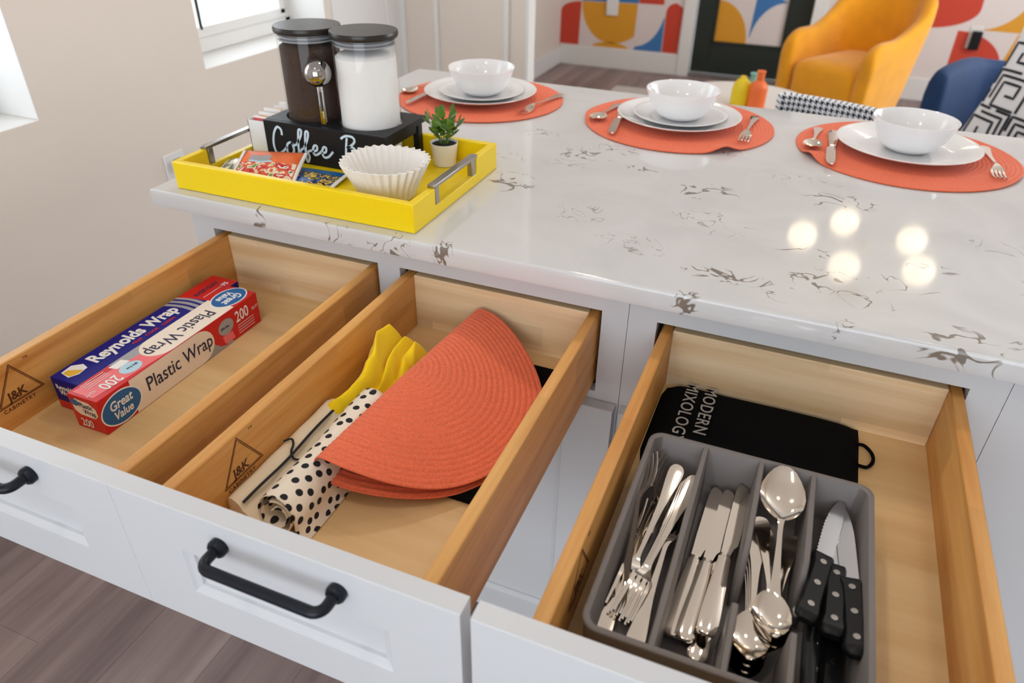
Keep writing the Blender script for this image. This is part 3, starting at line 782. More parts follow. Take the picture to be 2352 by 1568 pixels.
def canister(cx, label, fill, fmat, fname):
    z0 = .0086; zt = .2200
    t = thing('canister', label, 'canister', (cx, CANY, z0)); c = (cx, CANY, 0)
    obj('glass_jar', MB().lathe([(.002, z0), (CR - .003, z0), (CR, z0 + .003), (CR, zt), (CR - .0022, zt)], c, 48, caps=False), M['glass'], t)
    obj('lid', MB().lathe([(.001, zt + .0005), (CR + .0026, zt + .0005), (CR + .0038, zt + .003), (CR + .0038, zt + .008), (CR + .0028, zt + .0108), (.001, zt + .0112)], c, 48, caps=False), M['lid_black'], t)
    obj('lid_plug', MB().lathe([(.001, zt - .013), (CR - .008, zt - .013), (CR - .006, zt + .0004), (.001, zt + .0004)], c, 40, caps=False), M['silicone'], t)
    s = MB()
    for zz in (zt - .0045, zt - .0105): s.lathe([(CR - .007, zz - .0022), (CR - .0028, zz - .0012), (CR - .0028, zz + .0012), (CR - .007, zz + .0022)], c, 40, caps=False)
    obj('seal_ring', s, M['silicone'], t)
    prof = [(.001, z0 + .0052)] + [(CR - .0028, z0 + .0052), (CR - .0028, fill - .006), (CR - .010, fill - .001), (.02, fill + .001), (.001, fill + .002)]
    obj(fname, MB().lathe(prof, c, 40, caps=False), fmat, t)
    return t


canister(CANX[0], 'glass canister of dark ground coffee with a black lid', .203, M['coffee'], 'ground_coffee')
canister(CANX[1], 'glass canister of white sugar with a black lid', .196, M['sugar'], 'sugar_fill')

sc = thing('coffee_scoop', 'chrome ball-ended scoop standing at the front of the black stand', 'scoop', (.2225, .2025, .08))
obj('ball_end', MB().lathe([(.0225 * sin(pi * i / 20) + .0002, -.0225 * cos(pi * i / 20)) for i in range(21)], (.2212, .2040, .1670), 36, caps=False), M['chrome'], sc)
sh = MB(); 
sh.box(.2165, .2195, .2020, .2060, .0785, .148); sh.box(.2245, .2275, .2020, .2060, .0785, .148); sh.box(.2195, .2245, .2020, .2060, .0785, .104); sh.box(.2195, .2245, .2020, .2060, .136, .148)
obj('slotted_handle', sh, M['chrome'], sc, bevel=.0008)

# white packet box at the left of the stand
pb = thing('packet_box', 'open white card box of sweetener packets beside the black stand', 'box', (.082, .245, .008))
w_ = MB(); bx0, bx1, by0, by1, bz0, bz1 = .0545, .0970, .2025, .310, .0084, .0695
for a in ((bx0, bx1, by0, by0 + .0012), (bx0, bx1, by1 - .0012, by1), (bx0, bx0 + .0012, by0, by1), (bx1 - .0012, bx1, by0, by1)): w_.box(*a, bz0, bz1)
w_.box(bx0, bx1, by0, by1, bz0, bz0 + .0012)
obj('card_box', w_, M['card_white'], pb, smooth=False)
for i in range(6):
    yy = .2115 + i * .0150
    p = thing('sweetener_packet', ['Front pink', 'Front yellow', 'Orange', 'Rear pink', 'Rear yellow', 'White'][i] + ' paper packet standing in the white card box', 'packet', (.082, yy + .003, .010), 'sweetener packets in the white box')
    mt = [M['pink_card'], M['gold'], M['vase_orange'], M['pink_card'], M['gold'], M['white']][i]
    m = MB(); secs = []
    for zz, th in ((.0100, .0006), (.016, .0020), (.040, .0026), (.065, .0018), (.073 + .003 * (i % 3), .0005)):
        lean = (zz - .01) * .12
        secs.append([(.0565, yy - th + lean, zz), (.0945, yy - th + lean, zz), (.0945, yy + th + lean, zz), (.0565, yy + th + lean, zz)])
    obj('paper_pouch', m.loft(secs), M['white'], p); 
    m = MB().box(.0573, .0937, yy + .0068 - .0022, yy + .0068 + .0022, .060, .070)
    obj('colour_band', m, mt, p, smooth=False)


def sachet(label, cx, cy, cz, L, W, T, rot, tilt, main, patches, group='drink sachets on the tray'):
    t = thing('drink_sachet', label, 'sachet', (0, 0, -G), group)
    R_ = Matrix.Translation((cx, cy, cz)) @ Matrix.Rotation(rot, 4, 'Z') @ Matrix.Rotation(tilt, 4, 'X')
    def S(u, v, off=0):                 # u,v in -1..1
        e = (1 - abs(u) ** 4) * (1 - abs(v) ** 2.5)
        wr = .0012 * sin(9 * u + 3 * v) * e
        return R_ @ Vector((u * L / 2, v * W / 2, T * e + wr + off))
    def grid(u0, u1, v0, v1, off, n=16, bottom=False):
        mb = MB(); g = []
        for i in range(n + 1):
            for j in range(n + 1): g.append(S(u0 + (u1 - u0) * i / n, v0 + (v1 - v0) * j / n, off))
        f = [(i * (n + 1) + j, (i + 1) * (n + 1) + j, (i + 1) * (n + 1) + j + 1, i * (n + 1) + j + 1) for i in range(n) for j in range(n)]
        return mb.add(g, f)
    obj('foil_pouch', grid(-.9, .9, -1, 1, 0, 20), main, t, solid=.0008)
    for a, b in ((-1, -.9), (.9, 1)):
        mb = MB(); n = 24; g = []
        for i in range(3):
            for j in range(n + 1):
                q = S(a + (b - a) * i / 2, -1 + 2 * j / n, .0006 + (.0004 if j % 2 else 0)); g.append(q)
        mb.add(g, [(i * (n + 1) + j, (i + 1) * (n + 1) + j, (i + 1) * (n + 1) + j + 1, i * (n + 1) + j + 1) for i in range(2) for j in range(n)])
        obj('crimped_end', mb, M['white'], t, solid=.0008)
    for nm, u0, u1, v0, v1, m in patches:
        obj(nm, grid(u0, u1, v0, v1, .0006, 14), m, t)
    return t


sachet('blue and yellow foil drink sachet, partly under the orange one', .236, .118, .0120, .118, .080, .006, .06, .10, M['print_blue'],
       [('title_band', -.86, .86, .45, .95, M['blue_oval']), ('dark_band', -.86, .86, -.97, -.55, M['print_blue'])])
sachet('pale foil drink sachet behind the left tray handle', .098, .130, .0110, .086, .074, .006, .35, .05, M['print_pale'], [])
sachet('orange foil drink sachet with a fruit picture, lying on top', .162, .112, .0250, .116, .088, .006, .30, .30, M['vase_orange'],
       [('fruit_picture', -.86, .86, -.93, .12, M['print_fruit']), ('grey_label', -.62, .02, .22, .58, M['grey_ink']), ('pale_strip', -.6, .1, .12, .22, M['lightblue'])])

# stack of fluted paper filters
ft = thing('coffee_filter_stack', 'white fluted paper coffee filters in the yellow tray', 'coffee filter', (.393, .1175, .008))
mb = MB(); n = 256; FX, FY = .3930, .1175
prof = [(.0008, .0088, 0), (.030, .0088, 0), (.0405, .0092, .0), (.0430, .012, .0010), (.0490, .026, .0017), (.0570, .044, .0022), (.0640, .058, .0029), (.0690, .0690, .0033), (.0698, .0706, .0029)]
secs = []
for r, z, a in prof:
    secs.append([(FX + (r + a * cos(32 * 2 * pi * j / n)) * cos(2 * pi * j / n), FY + (r + a * cos(32 * 2 * pi * j / n)) * sin(2 * pi * j / n), z + (.0010 * sin(3 * 2 * pi * j / n) + .0005 * cos(32 * 2 * pi * j / n) if z > .05 else 0)) for j in range(n)])
obj('outer_filter', mb.loft(secs, caps=False), M['paper'], ft, solid=.0012, angle=80)
secs = []
for r, z, a in prof[1:]:
    secs.append([(FX + (r - .0035 + a * .8 * cos(32 * 2 * pi * j / n)) * cos(2 * pi * j / n), FY + (r - .0035 + a * .8 * cos(32 * 2 * pi * j / n)) * sin(2 * pi * j / n), z - .0008 + (.0008 * sin(3 * 2 * pi * j / n + 1) if z > .05 else 0)) for j in range(n)])
obj('inner_filter', MB().loft(secs, caps=False), M['paper'], ft, solid=.0008, angle=80)

# small plant
PX, PY = .409, .292
pl = thing('potted_plant', 'small green plant in a white pot on the tray', 'plant', (PX, PY, .008))
obj('pot', MB().lathe([(.001, .0084), (.0185, .0084), (.0198, .0095), (.0245, .0475), (.0250, .0488), (.0234, .0488), (.0218, .044), (.001, .044)], (PX, PY, 0), 32, caps=False), M['pot'], pl)
obj('soil', MB().lathe([(.001, .0445), (.0219, .0442), (.0219, .0455), (.010, .0466), (.001, .047)], (PX, PY, 0), 24, caps=False), M['soil'], pl)
rn = random.Random(3)
for i in range(12):
    a = i * 2.4 + .3; ln = .034 + .018 * rn.random() + (.012 if i == 0 else 0); sp = .10 + .70 * (i / 12)
    base = Vector((PX + .006 * cos(a), PY + .006 * sin(a), .046)); tip = base + Vector((cos(a) * sin(sp), sin(a) * sin(sp), cos(sp))) * ln
    stem = [base, (base + tip) / 2 + Vector((0, 0, .003)), tip]
    obj('stem', MB().tube(spline(stem, 4), .0008, 6), M['leaf'], pl)
    for k in range(5):
        t = .35 + .65 * k / 4; p = base.lerp(tip, t); az = a + (k * 2.2 if k < 4 else 0); el = .75 if k < 4 else 1.2
        d = Vector((cos(az) * cos(el), sin(az) * cos(el), sin(el))); L_ = .0165 + .007 * rn.random(); wd = .0056 + .0014 * rn.random()
        sd = d.cross(Vector((0, 0, 1))).normalized(); up = sd.cross(d)
        pts = []
        for s_, ww in ((0, .15), (.3, .85), (.6, 1), (.85, .6), (1, .05)):
            c = p + d * L_ * s_ - up * .002 * s_ * s_ * (1 if k < 4 else 0)
            pts.append([c - sd * wd * ww + up * .0010, c, c + sd * wd * ww + up * .0010])
        m = MB(); m.add([q for r in pts for q in r], [(r * 3 + c, r * 3 + c + 1, (r + 1) * 3 + c + 1, (r + 1) * 3 + c) for r in range(4) for c in range(2)])
        obj('leaf', m, M['leaf'], pl)

# ------------------------------------------------------------------ cutlery kinds (local: y from handle end to tip, z up)


def strip(st, n=8, power=2):
    """st: (y, z, half width, cup depth, thickness)"""
    secs = []
    for y, z, hw, cup, th in st:
        top = [(hw * (-1 + 2 * j / n), y, z + cup * abs(-1 + 2 * j / n) ** power) for j in range(n + 1)]
        bot = [(x * .96, yy, zz - th) for x, yy, zz in reversed(top)]
        secs.append(top + bot)
    return MB().loft(secs)


def sstrip(st, k=4, n=8):
    q = spline([Vector((s[0], s[1], s[2])) for s in st], k); r = spline([Vector((s[3], s[4], 0)) for s in st], k)
    return strip([(a.x, a.y, max(a.z, .0003), b.x, max(b.y, .0006)) for a, b in zip(q, r)], n)


def make_spoon(name, label, L=.165, bw=.0185, bl=.054, group=None):
    t = thing(name, label, 'spoon', (0, 0, -G), group)
    h = L - bl
    st = [(0, .001, .0025, 0, .0014), (.004, .001, .0070, .0002, .0016), (.016, .0012, .0090, .0004, .0018), (h * .45, .0025, .0046, 0, .002), (h * .78, .0045, .0027, 0, .0022), (h * .93, .006, .0028, 0, .0024), (h, .0052, .0042, .0006, .002)]
    obj('handle', sstrip(st), M['steel'], t, local=True)
    b = []
    for s in (0, .05, .14, .28, .45, .62, .78, .9, .97, 1.0):
        ww = bw * max(.02, sin(pi * min(1, .03 + s * .965) ** .93)) ** .56; b.append((h - .001 + s * bl, .0052 - .0068 * sin(pi * min(1, s * 1.05)) * (bw / .0185) + (.002 * s if s > .8 else 0), max(ww, .0012), .0062 * sin(pi * min(1, .08 + s * .9)) * (bw / .0185), .0011))
    obj('bowl', strip(b, 14), M['steel'], t, local=True, angle=60)
    return t


def make_fork(name, label, L=.204, group=None):
    t = thing(name, label, 'fork', (0, 0, -G), group)
    st = [(0, .001, .0025, 0, .0014), (.004, .001, .0072, .0002, .0016), (.016, .0012, .0092, .0004, .0018), (.060, .003, .0044, 0, .002), (.105, .0055, .0026, 0, .0022), (.125, .008, .0028, 0, .0022), (.136, .0062, .0070, .0004, .0018), (.146, .002, .0115, .0006, .0016)]
    st = [(q[0] * L / .19,) + q[1:] for q in st]
    obj('handle', sstrip(st), M['steel'], t, local=True)
    for x in (-.0092, -.0031, .0031, .0092):
        tn = []
        for s in (0, .2, .5, .8, 1):
            y = (.145 + s * .045) * L / .19; z = .002 - .0052 * sin(pi * s * .62) + .007 * s * s
            hw = .0023 - .0012 * s; tn.append([(x * (1 + .06 * s) + a * hw, y, z + b_) for a, b_ in ((-1, 0), (1, 0), (1, -.0014), (-1, -.0014))])
        obj('tine', MB().loft(tn), M['steel'], t, local=True)
    return t


def make_knife(name, label, L=.222, group=None):
    t = thing(name, label, 'knife', (0, 0, -G), group)
    hst = [(0, .004, .003, -.001, .003), (.004, .005, .0088, -.0018, .005), (.02, .0055, .0100, -.002, .006), (.06, .005, .0086, -.002, .006), (.096, .0045, .0068, -.002, .005), (.103, .0045, .0066, -.0018, .005)]
    obj('handle', sstrip(hst), M['steel'], t, local=True)
    obj('bolster', strip([(.1032, .0046, .0056, -.002, .005), (.1075, .0046, .0052, -.002, .005)]), M['steel'], t, local=True)
    b = MB(); secs = []
    for y, xa, xb in ((.1075, -.0050, .0050), (.118, -.0050, .0070), (.124, -.0052, .0104), (.14, -.0056, .0110), (.19, -.0060, .0110), (.208, -.0058, .0100), (.217, -.0046, .0070), (.2215, -.002, .0028)):
        secs.append([(xa, y, .0044), (xb, y, .0032), (xb, y, .0026), (xa, y, .0020)])
    obj('blade', b.loft(secs), M['steel'], t, local=True)
    return t


def make_steak_knife(name, label, group=None, serr=False):
    t = thing(name, label, 'knife', (0, 0, -G), group)
    secs = []
    for y, xa, xb, z in ((0, -.007, .006, .0035), (.003, -.0105, .0095, .0055), (.010, -.0125, .0110, .0066), (.02, -.0105, .0098, .0068), (.05, -.0098, .0096, .0066), (.078, -.0098, .0098, .0064), (.088, -.0118, .0102, .0060), (.092, -.0120, .0100, .0052), (.093, -.0115, .0095, .0046)):
        secs.append([(xa, y, z * .5), (xa + .0025, y, z), (xb - .0025, y, z), (xb, y, z * .5), (xb, y, -z * .5), (xb - .0025, y, -z), (xa + .0025, y, -z), (xa, y, -z * .5)])
    obj('handle', MB().loft(secs), M['black_plastic'], t, local=True)
    for y in (.018, .048, .079):
        for s in (1,):
            obj('rivet', MB().lathe([(.0001, .0062), (.0034, .0062), (.0033, .0073), (.0001, .0074)], (-.0002, y, 0), 16, caps=False), M['steel_b'], t, local=True)
    secs = []; N_ = 40
    for i in range(N_ + 1):
        s = i / N_; y = .0928 + s * .112
        xa = -.0085 - .003 * sin(pi * min(1, s * 1.1)) * .4 + (.0010 if (serr and i % 2 and s < .62) else 0); xb = .0085
        if s > .45: q = (s - .45) / .55; xa += .0105 * q ** 1.7; xb -= .0072 * q ** 2.6
        secs.append([(xb, y, .0009), (xa * .3, y, .0009), (xa, y, .0001), (xa * .3, y, -.0009), (xb, y, -.0009)])
    obj('blade', MB().loft(secs), M['blade'], t, local=True, angle=20)
    return t


fork0 = make_fork('fork', 'x'); knife0 = make_knife('knife', 'x'); spoon0 = make_spoon('spoon', 'x')
_used = set()


def put(src, label, a, b, roll=0.0, group=None, L=None):
    o = src if src.name not in _used else dup(src)
    _used.add(src.name); o['label'] = label
    if group: o['group'] = group
    elif 'group' in o: del o['group']
    return place(o, a, b, roll)


# ------------------------------------------------------------------ place settings


def placemat_mb(cx, cy, r, ripple):
    nr, na = 150, 128; mb = MB(); vs = []; fs = []
    for i in range(nr + 1):
        rr = r * max(i / nr, .004)
        for j in range(na):
            a = 2 * pi * j / na; z = .0026 + .0012 * abs(sin(pi * rr / .0078)) ** .8
            for ra, amp, wd in ripple:
                d = (a - radians(ra) + pi) % (2 * pi) - pi
                z += amp * math.exp(-(d / wd) ** 2) * smst(.70, 1.0, i / nr)
            vs.append((cx + rr * cos(a), cy + rr * sin(a), z))
    for i in range(nr):
        for j in range(na): fs.append((i * na + j, (i + 1) * na + j, (i + 1) * na + (j + 1) % na, i * na + (j + 1) % na))
    return mb.add(vs, fs)


PLATE = [(.001, .0), (.074, .0), (.078, .0022), (.086, .0035), (.124, .0165), (.1305, .0195), (.131, .0205), (.1295, .0212), (.124, .0190), (.085, .0062), (.077, .0048), (.001, .0045)]
SALAD = [(.001, .0), (.055, .0), (.058, .0022), (.066, .0035), (.093, .0125), (.0988, .0150), (.0992, .0158), (.098, .0164), (.092, .0146), (.066, .0062), (.058, .0048), (.001, .0045)]
BOWL = [(.001, .001), (.032, .0), (.036, .001), (.043, .0045), (.0530, .0125), (.0532, .0135), (.0608, .0230), (.0610, .0240), (.0668, .0345), (.0670, .0355), (.0720, .0465), (.0765, .0590), (.0768, .0602), (.0758, .0608), (.0740, .0590), (.0695, .0465), (.0640, .034), (.0560, .0205), (.042, .0085), (.02, .005), (.001, .0045)]


def setting(i, cx, cy, r, ripple, salad, where, cutl):
    m = obj('placemat', placemat_mb(cx, cy, r, ripple), M['coral'], None, solid=.0022, angle=80)
    m.modifiers['solid'].offset = -1
    tag(m, 'round coral woven placemat ' + where, 'placemat', 'coral placemats on the countertop')
    z = .0043
    p = obj('dinner_plate', MB().lathe(PLATE, (cx, cy - .002, z), 72, caps=False), M['china'], None, angle=60)
    tag(p, 'white dinner plate on the coral placemat ' + where, 'plate', 'white dinner plates')
    zz = z + .0048
    if salad:
        p = obj('salad_plate', MB().lathe(SALAD, (cx + .002, cy, zz), 64, caps=False), M['china'], None, angle=60); zz += .0048
        tag(p, 'smaller white plate stacked under the bowl ' + where, 'plate', 'white salad plates')
    b = obj('bowl', MB().lathe(BOWL, (cx + .002, cy, zz), 72, caps=False), M['china'], None, angle=50)
    tag(b, ('white bowl on two stacked plates ' if salad else 'white bowl on a single dinner plate ') + where, 'bowl', 'white bowls')
    ks = z + .0024
    for kind, a, b2, rl in cutl:
        src = {'fork': fork0, 'knife': knife0, 'spoon': spoon0}[kind]
        lab = {'fork': 'steel fork on the placemat ', 'knife': 'steel table knife beside the plate ', 'spoon': 'steel spoon on the placemat '}[kind] + where
        L_ = {'fork': .204, 'knife': .2215, 'spoon': .165}[kind]
        A = Vector((a[0], a[1], 0)); B_ = Vector((b2[0], b2[1], 0)); d = (A - B_).normalized(); A = B_ + d * L_
        put(src, lab, (A.x, A.y, ks), (B_.x, B_.y, ks + .0015), rl, 'cutlery of the place settings')


setting(1, .277, .743, .193, [(200, .004, .2)], True, 'at the setting behind the coffee canisters',
        [('spoon', (.129, .834), (.103, .672), 0), ('knife', (.160, .80), (.158, .606), 0), ('fork', (.440, .805), (.413, .64), 0)])
setting(2, .742, .745, .200, [(-52, .012, .13), (190, .005, .3)], True, 'at the middle setting',
        [('spoon', (.597, .86), (.577, .655), 0), ('knife', (.612, .79), (.639, .588), 0), ('fork', (.892, .812), (.890, .645), 0)])
setting(3, 1.190, .735, .203, [(212, .010, .12), (-20, .003, .3)], False, 'at the setting nearest the blue armchair',
        [('spoon', (1.025, .815), (1.018, .655), 0), ('knife', (1.055, .80), (1.059, .58), 0), ('fork', (1.337, .795), (1.342, .625), 0)])

# ------------------------------------------------------------------ first drawer: two wrap boxes
FLO = -.1757
BXX0, BXX1, BXY0, BXY1, BXZ0, BXZ1 = .1795, .2320, -.3645, -.0490, FLO, FLO + .0545
pw_ = thing('plastic_wrap_box', 'red and white cling film box in the drawer at the wall end', 'box', ((BXX0 + BXX1) / 2, (BXY0 + BXY1) / 2, FLO))
obj('carton', MB().box(BXX0, BXX1, BXY0, BXY1, BXZ0, BXZ1), M['red_card'], pw_, bevel=.0009)
# long side (+x): u along +y, v up, origin at near bottom corner
LN = BXY1 - BXY0; HT = BXZ1 - BXZ0; WD = BXX1 - BXX0
so = (BXX1, BXY0, BXZ0); sr_, su_ = (0, 1, 0), (0, 0, 1)


def side(poly, k=1): return flat(poly, (BXX1 + .00012 * k, BXY0, BXZ0), sr_, su_, .00012)
def topf(poly, k=1):    # top, upside down for us: u along -y from the far end, v towards +x... origin far left corner
    return flat(poly, (BXX0, BXY1, BXZ1 + .00012 * k), (0, -1, 0), (1, 0, 0), .00012)


def capsule(x0, x1, y0, y1, r=None, n=12):
    r = (y1 - y0) / 2 if r is None else r
    return [(x0, y0), (x1 - r, y0)] + [(x1 - r + r * sin(a * pi / n), y0 + (y1 - y0) / 2 - (y1 - y0) / 2 * cos(a * pi / n)) for a in range(1, n)] + [(x1 - r, y1), (x0, y1)]


for nm, F in (('side', side), ('top', topf)):
    H_ = HT if nm == 'side' else WD
    obj('grey_panel', F([(.075, .0006), (LN * .79, .0006), (LN * .68, H_ * .62), (.078, H_ * .62)]), M['grey_ink'], pw_, smooth=False)
    obj('white_panel', F(capsule(.052, LN * .665, .0006, H_ - .0006, .030), 2), M['cream_card'], pw_, smooth=False)
    obj('pink_panel', F([(LN * .665, H_ * .30), (LN * .70, H_ * .12), (LN * .74, H_ * .05), (LN * .79, H_ * .55), (LN * .72, H_ - .0008), (LN * .60, H_ - .0008)], 1.5) if nm == 'side' else F([(LN * .67, H_ * .35), (LN * .985, H_ * .10), (LN * .985, H_ * .80), (LN * .60, H_ - .0008)], 1.5), M['pink_card'] if nm == 'top' else M['red_card'], pw_, smooth=False)
    obj('oval_rim', F(ellipse(.032, H_ * .48, .0335, H_ * .46), 3), M['white'], pw_, smooth=False)
    obj('blue_oval', F(ellipse(.032, H_ * .48, .0315, H_ * .42), 4), M['blue_oval'], pw_, smooth=False)
    obj('small_oval', F(ellipse(LN * .755, H_ * .60, .0165, H_ * .24), 3), M['lightblue'] if nm == 'top' else M['grey_ink'], pw_, smooth=False)
    obj('oval_tab', F([(LN * .755 - .011, H_ * .36), (LN * .755 + .011, H_ * .36), (LN * .755 + .014, H_ * .10), (LN * .755 - .008, H_ * .10)], 2.5), M['pink_card'] if nm == 'side' else M['white'], pw_, smooth=False)
    o0 = (BXX1 + .0007, BXY0, BXZ0) if nm == 'side' else (BXX0, BXY1, BXZ1 + .0007)
    rr, uu = ((0, 1, 0), (0, 0, 1)) if nm == 'side' else ((0, -1, 0), (1, 0, 0))
    def at_(x, y): return Vector(o0) + Vector(rr) * x + Vector(uu) * y
    obj('print_dark', text_mb('Plastic Wrap', .0315, at_(.076, H_ * .36), rr, uu, .004, sx=.80, depth=.0001), M['navy_ink'], pw_, smooth=False)
    obj('print_white', merge(text_mb('Great', .0195, at_(.0135, H_ * .50), rr, uu, .02, shear=.15, sx=.8, depth=.0001), text_mb('Value', .0175, at_(.0165, H_ * .22), rr, uu, .02, shear=.15, sx=.8, depth=.0001),
                             text_mb('200', .027, at_(LN * .825, H_ * .50), rr, uu, .01, sx=.75, depth=.0001), text_mb('SQ FT', .007, at_(LN * .945, H_ * .56), rr, uu, .0, sx=.8, depth=.0001),
                             *[flat([(0, 0), (LN * .12, 0), (LN * .12, .0009), (0, .0009)], at_(LN * .83, H_ * (.38 - .085 * q)), rr, uu, .0001) for q in range(4)]), M['white'], pw_, smooth=False)
    obj('print_small', text_mb('BPA Free', .0062, at_(LN * .755 - .0115, H_ * .56), rr, uu, .01, sx=.75, depth=.0001), M['navy_ink'], pw_, smooth=False)
e0 = Vector((BXX0, BXY0 - .0003, BXZ0))
obj('end_label', flat([(.006, .0290), (.014, .0240), (.040, .0230), (.047, .030), (.046, .041), (.036, .048), (.012, .050), (.004, .044)], e0, (1, 0, 0), (0, 0, 1), .0001), M['cream_card'], pw_, smooth=False)
obj('end_oval', flat(ellipse(.0105, .043, .0075, .0055), e0 + Vector((0, -.0002, 0)), (1, 0, 0), (0, 0, 1), .0001), M['blue_oval'], pw_, smooth=False)
obj('end_print', merge(text_mb('Plastic', .0115, e0 + Vector((.0175, -.0003, .0375)), (1, 0, 0), (0, 0, 1), .01, sx=.8, depth=.0001), text_mb('Wrap', .0115, e0 + Vector((.022, -.0003, .0275)), (1, 0, 0), (0, 0, 1), .01, sx=.8, depth=.0001)), M['navy_ink'], pw_, smooth=False)
obj('end_number', text_mb('200', .018, e0 + Vector((.010, -.0002, .005)), (1, 0, 0), (0, 0, 1), .01, sx=.8, depth=.0001), M['white'], pw_, smooth=False)

FX0_, FX1_, FY0_, FY1_, FZ1_ = .1235, .1765, -.3440, -.0260, FLO + .0510
fb = thing('foil_box', 'dark blue foil box with a red end, against the drawer side', 'box', (.15, -.185, FLO))
obj('carton', MB().box(FX0_, FX1_, FY0_, FY1_, FLO, FZ1_), M['navy_card'], fb, bevel=.0009)
FL_ = FY1_ - FY0_; FW = FX1_ - FX0_


def ftop(poly, k=1): return flat(poly, (FX1_, FY0_, FZ1_ + .00012 * k), (0, 1, 0), (-1, 0, 0), .00012)


obj('red_end', ftop([(FL_ * .775, .0005), (FL_ - .0008, .0005), (FL_ - .0008, FW - .0005), (FL_ * .735, FW - .0005), (FL_ * .765, FW * .5)]), M['red_card'], fb, smooth=False)
for q in range(3):
    s0 = FL_ * (.665 + .036 * q)
    obj('silver_band', ftop([(s0 + .0 * q, .0005), (s0 + .0065, .0005)] + [(s0 + .0065 + .004 * sin(pi * j / 8) - .006 * j / 8, FW * j / 8) for j in range(1, 8)] + [(s0 + .0005, FW - .0005), (s0 - .006, FW - .0005)] + [(s0 + .004 * sin(pi * j / 8) - .006 * j / 8, FW * j / 8) for j in range(7, 0, -1)], 2), M['grey_ink'], fb, smooth=False)
def fa(x, y): return Vector((FX1_, FY0_, FZ1_ + .0005)) + Vector((0, 1, 0)) * x + Vector((-1, 0, 0)) * y
obj('print_white', merge(text_mb('Reynolds Wrap', .0315, fa(.048, FW * .40), (0, 1, 0), (-1, 0, 0), .035, sx=.80, depth=.0001), text_mb('75', .012, fa(FL_ * .93, FW * .18), (0, 1, 0), (-1, 0, 0), .02, depth=.0001), flat([(0, 0), (.05, 0), (.05, .001), (0, .001)], fa(FL_ * .79, FW * .24), (0, 1, 0), (-1, 0, 0), .0001)), M['white'], fb, smooth=False)
obj('print_red', text_mb('PREP   COOK   CLEAN', .0082, fa(.105, FW * .17), (0, 1, 0), (-1, 0, 0), .01, depth=.0001), M['red_ink'], fb, smooth=False)
obj('print_dark', text_mb('EVERYDAY', .0115, fa(FL_ * .785, FW * .48), (0, 1, 0), (-1, 0, 0), .03, depth=.0001, sx=.95), M['navy_ink'], fb, smooth=False)
obj('badge', ftop([(.008, FW * .52), (.020, FW * .40), (.036, FW * .45), (.040, FW * .68), (.030, FW * .90), (.012, FW * .86)], 2), M['white'], fb, smooth=False)
obj('badge_gold', ftop([(.010, FW * .52), (.0215, FW * .43), (.030, FW * .46), (.020, FW * .80), (.012, FW * .80)], 3), M['gold'], fb, smooth=False)
f0 = Vector((FX0_, FY0_ - .0003, FLO))
obj('end_print', merge(text_mb('Reynolds', .0105, f0 + Vector((.006, 0, .034)), (1, 0, 0), (0, 0, 1), .03, sx=.85, depth=.0001), text_mb('Wrap', .0105, f0 + Vector((.010, 0, .025)), (1, 0, 0), (0, 0, 1), .03, sx=.9, depth=.0001)), M['white'], fb, smooth=False)
obj('end_red_base', flat([(.0005, .0005), (FW - .0005, .0005), (FW - .0005, .012), (.0005, .014)], f0, (1, 0, 0), (0, 0, 1), .0001), M['red_card'], fb, smooth=False)

# ------------------------------------------------------------------ middle drawer: napkins, towel, folded mat
bpad = obj('folded_black_cloth', MB().box(.660, .7645, -.292, .004, FLO, FLO + .0075), M['black_cloth'], None, bevel=.003)
tag(bpad, 'folded black cloth lying under the folded coral placemat', 'cloth')

# folded cream napkin
nap = thing('cream_napkin', 'folded cream napkin with a thin black line, against the drawer side', 'napkin', (.52, -.31, FLO))
PR = [(.4757, FLO), (.4757, -.158), (.4775, -.149), (.4835, -.1455), (.4920, -.1462), (.4985, -.1490), (.5010, -.1545), (.515, -.159), (.530, -.162), (.5455, -.1700), (.5455, FLO)]
secs = []
for i in range(25):
    t = i / 24; y = -.413 + t * .205; e = .0012 * sin(7 * t * pi) ; sk = .004 * (1 - t)
    secs.append([(x + (e * .6 if .477 < x < .54 else 0), y + (x - .475) * -.18 * (1 - t) * 1.2, z + (e if z > FLO else 0) - (.003 * (t > .96) if z > -.16 else 0)) for x, z in PR])
obj('folded_cloth', MB().loft(secs), M['cream_cloth'], nap, angle=70)
ln = MB(); q = ribbon(spline([(.4995 + .0016 * sin(5 * i / 12), -.4135 + i / 12 * .205, -.1476 + .0008 * sin(i)) for i in range(13)], 4), .0016, (.4, 0, 1), .0007); ln.add(q.v, q.f)
q = ribbon(spline([(.4800, -.312, -.1440), (.4870, -.305, -.1432), (.4945, -.312, -.1445), (.4985, -.322, -.1462), (.5035, -.325, -.1535), (.512, -.320, -.1568), (.519, -.316, -.1585)], 5), .0014, (.2, 0, 1), .0008); ln.add(q.v, q.f)
obj('black_line', ln, M['black_ink'], nap, smooth=False)

# dotted towel rolled up: spiral section swept along the drawer
RX, RZ = .5480, -.1463


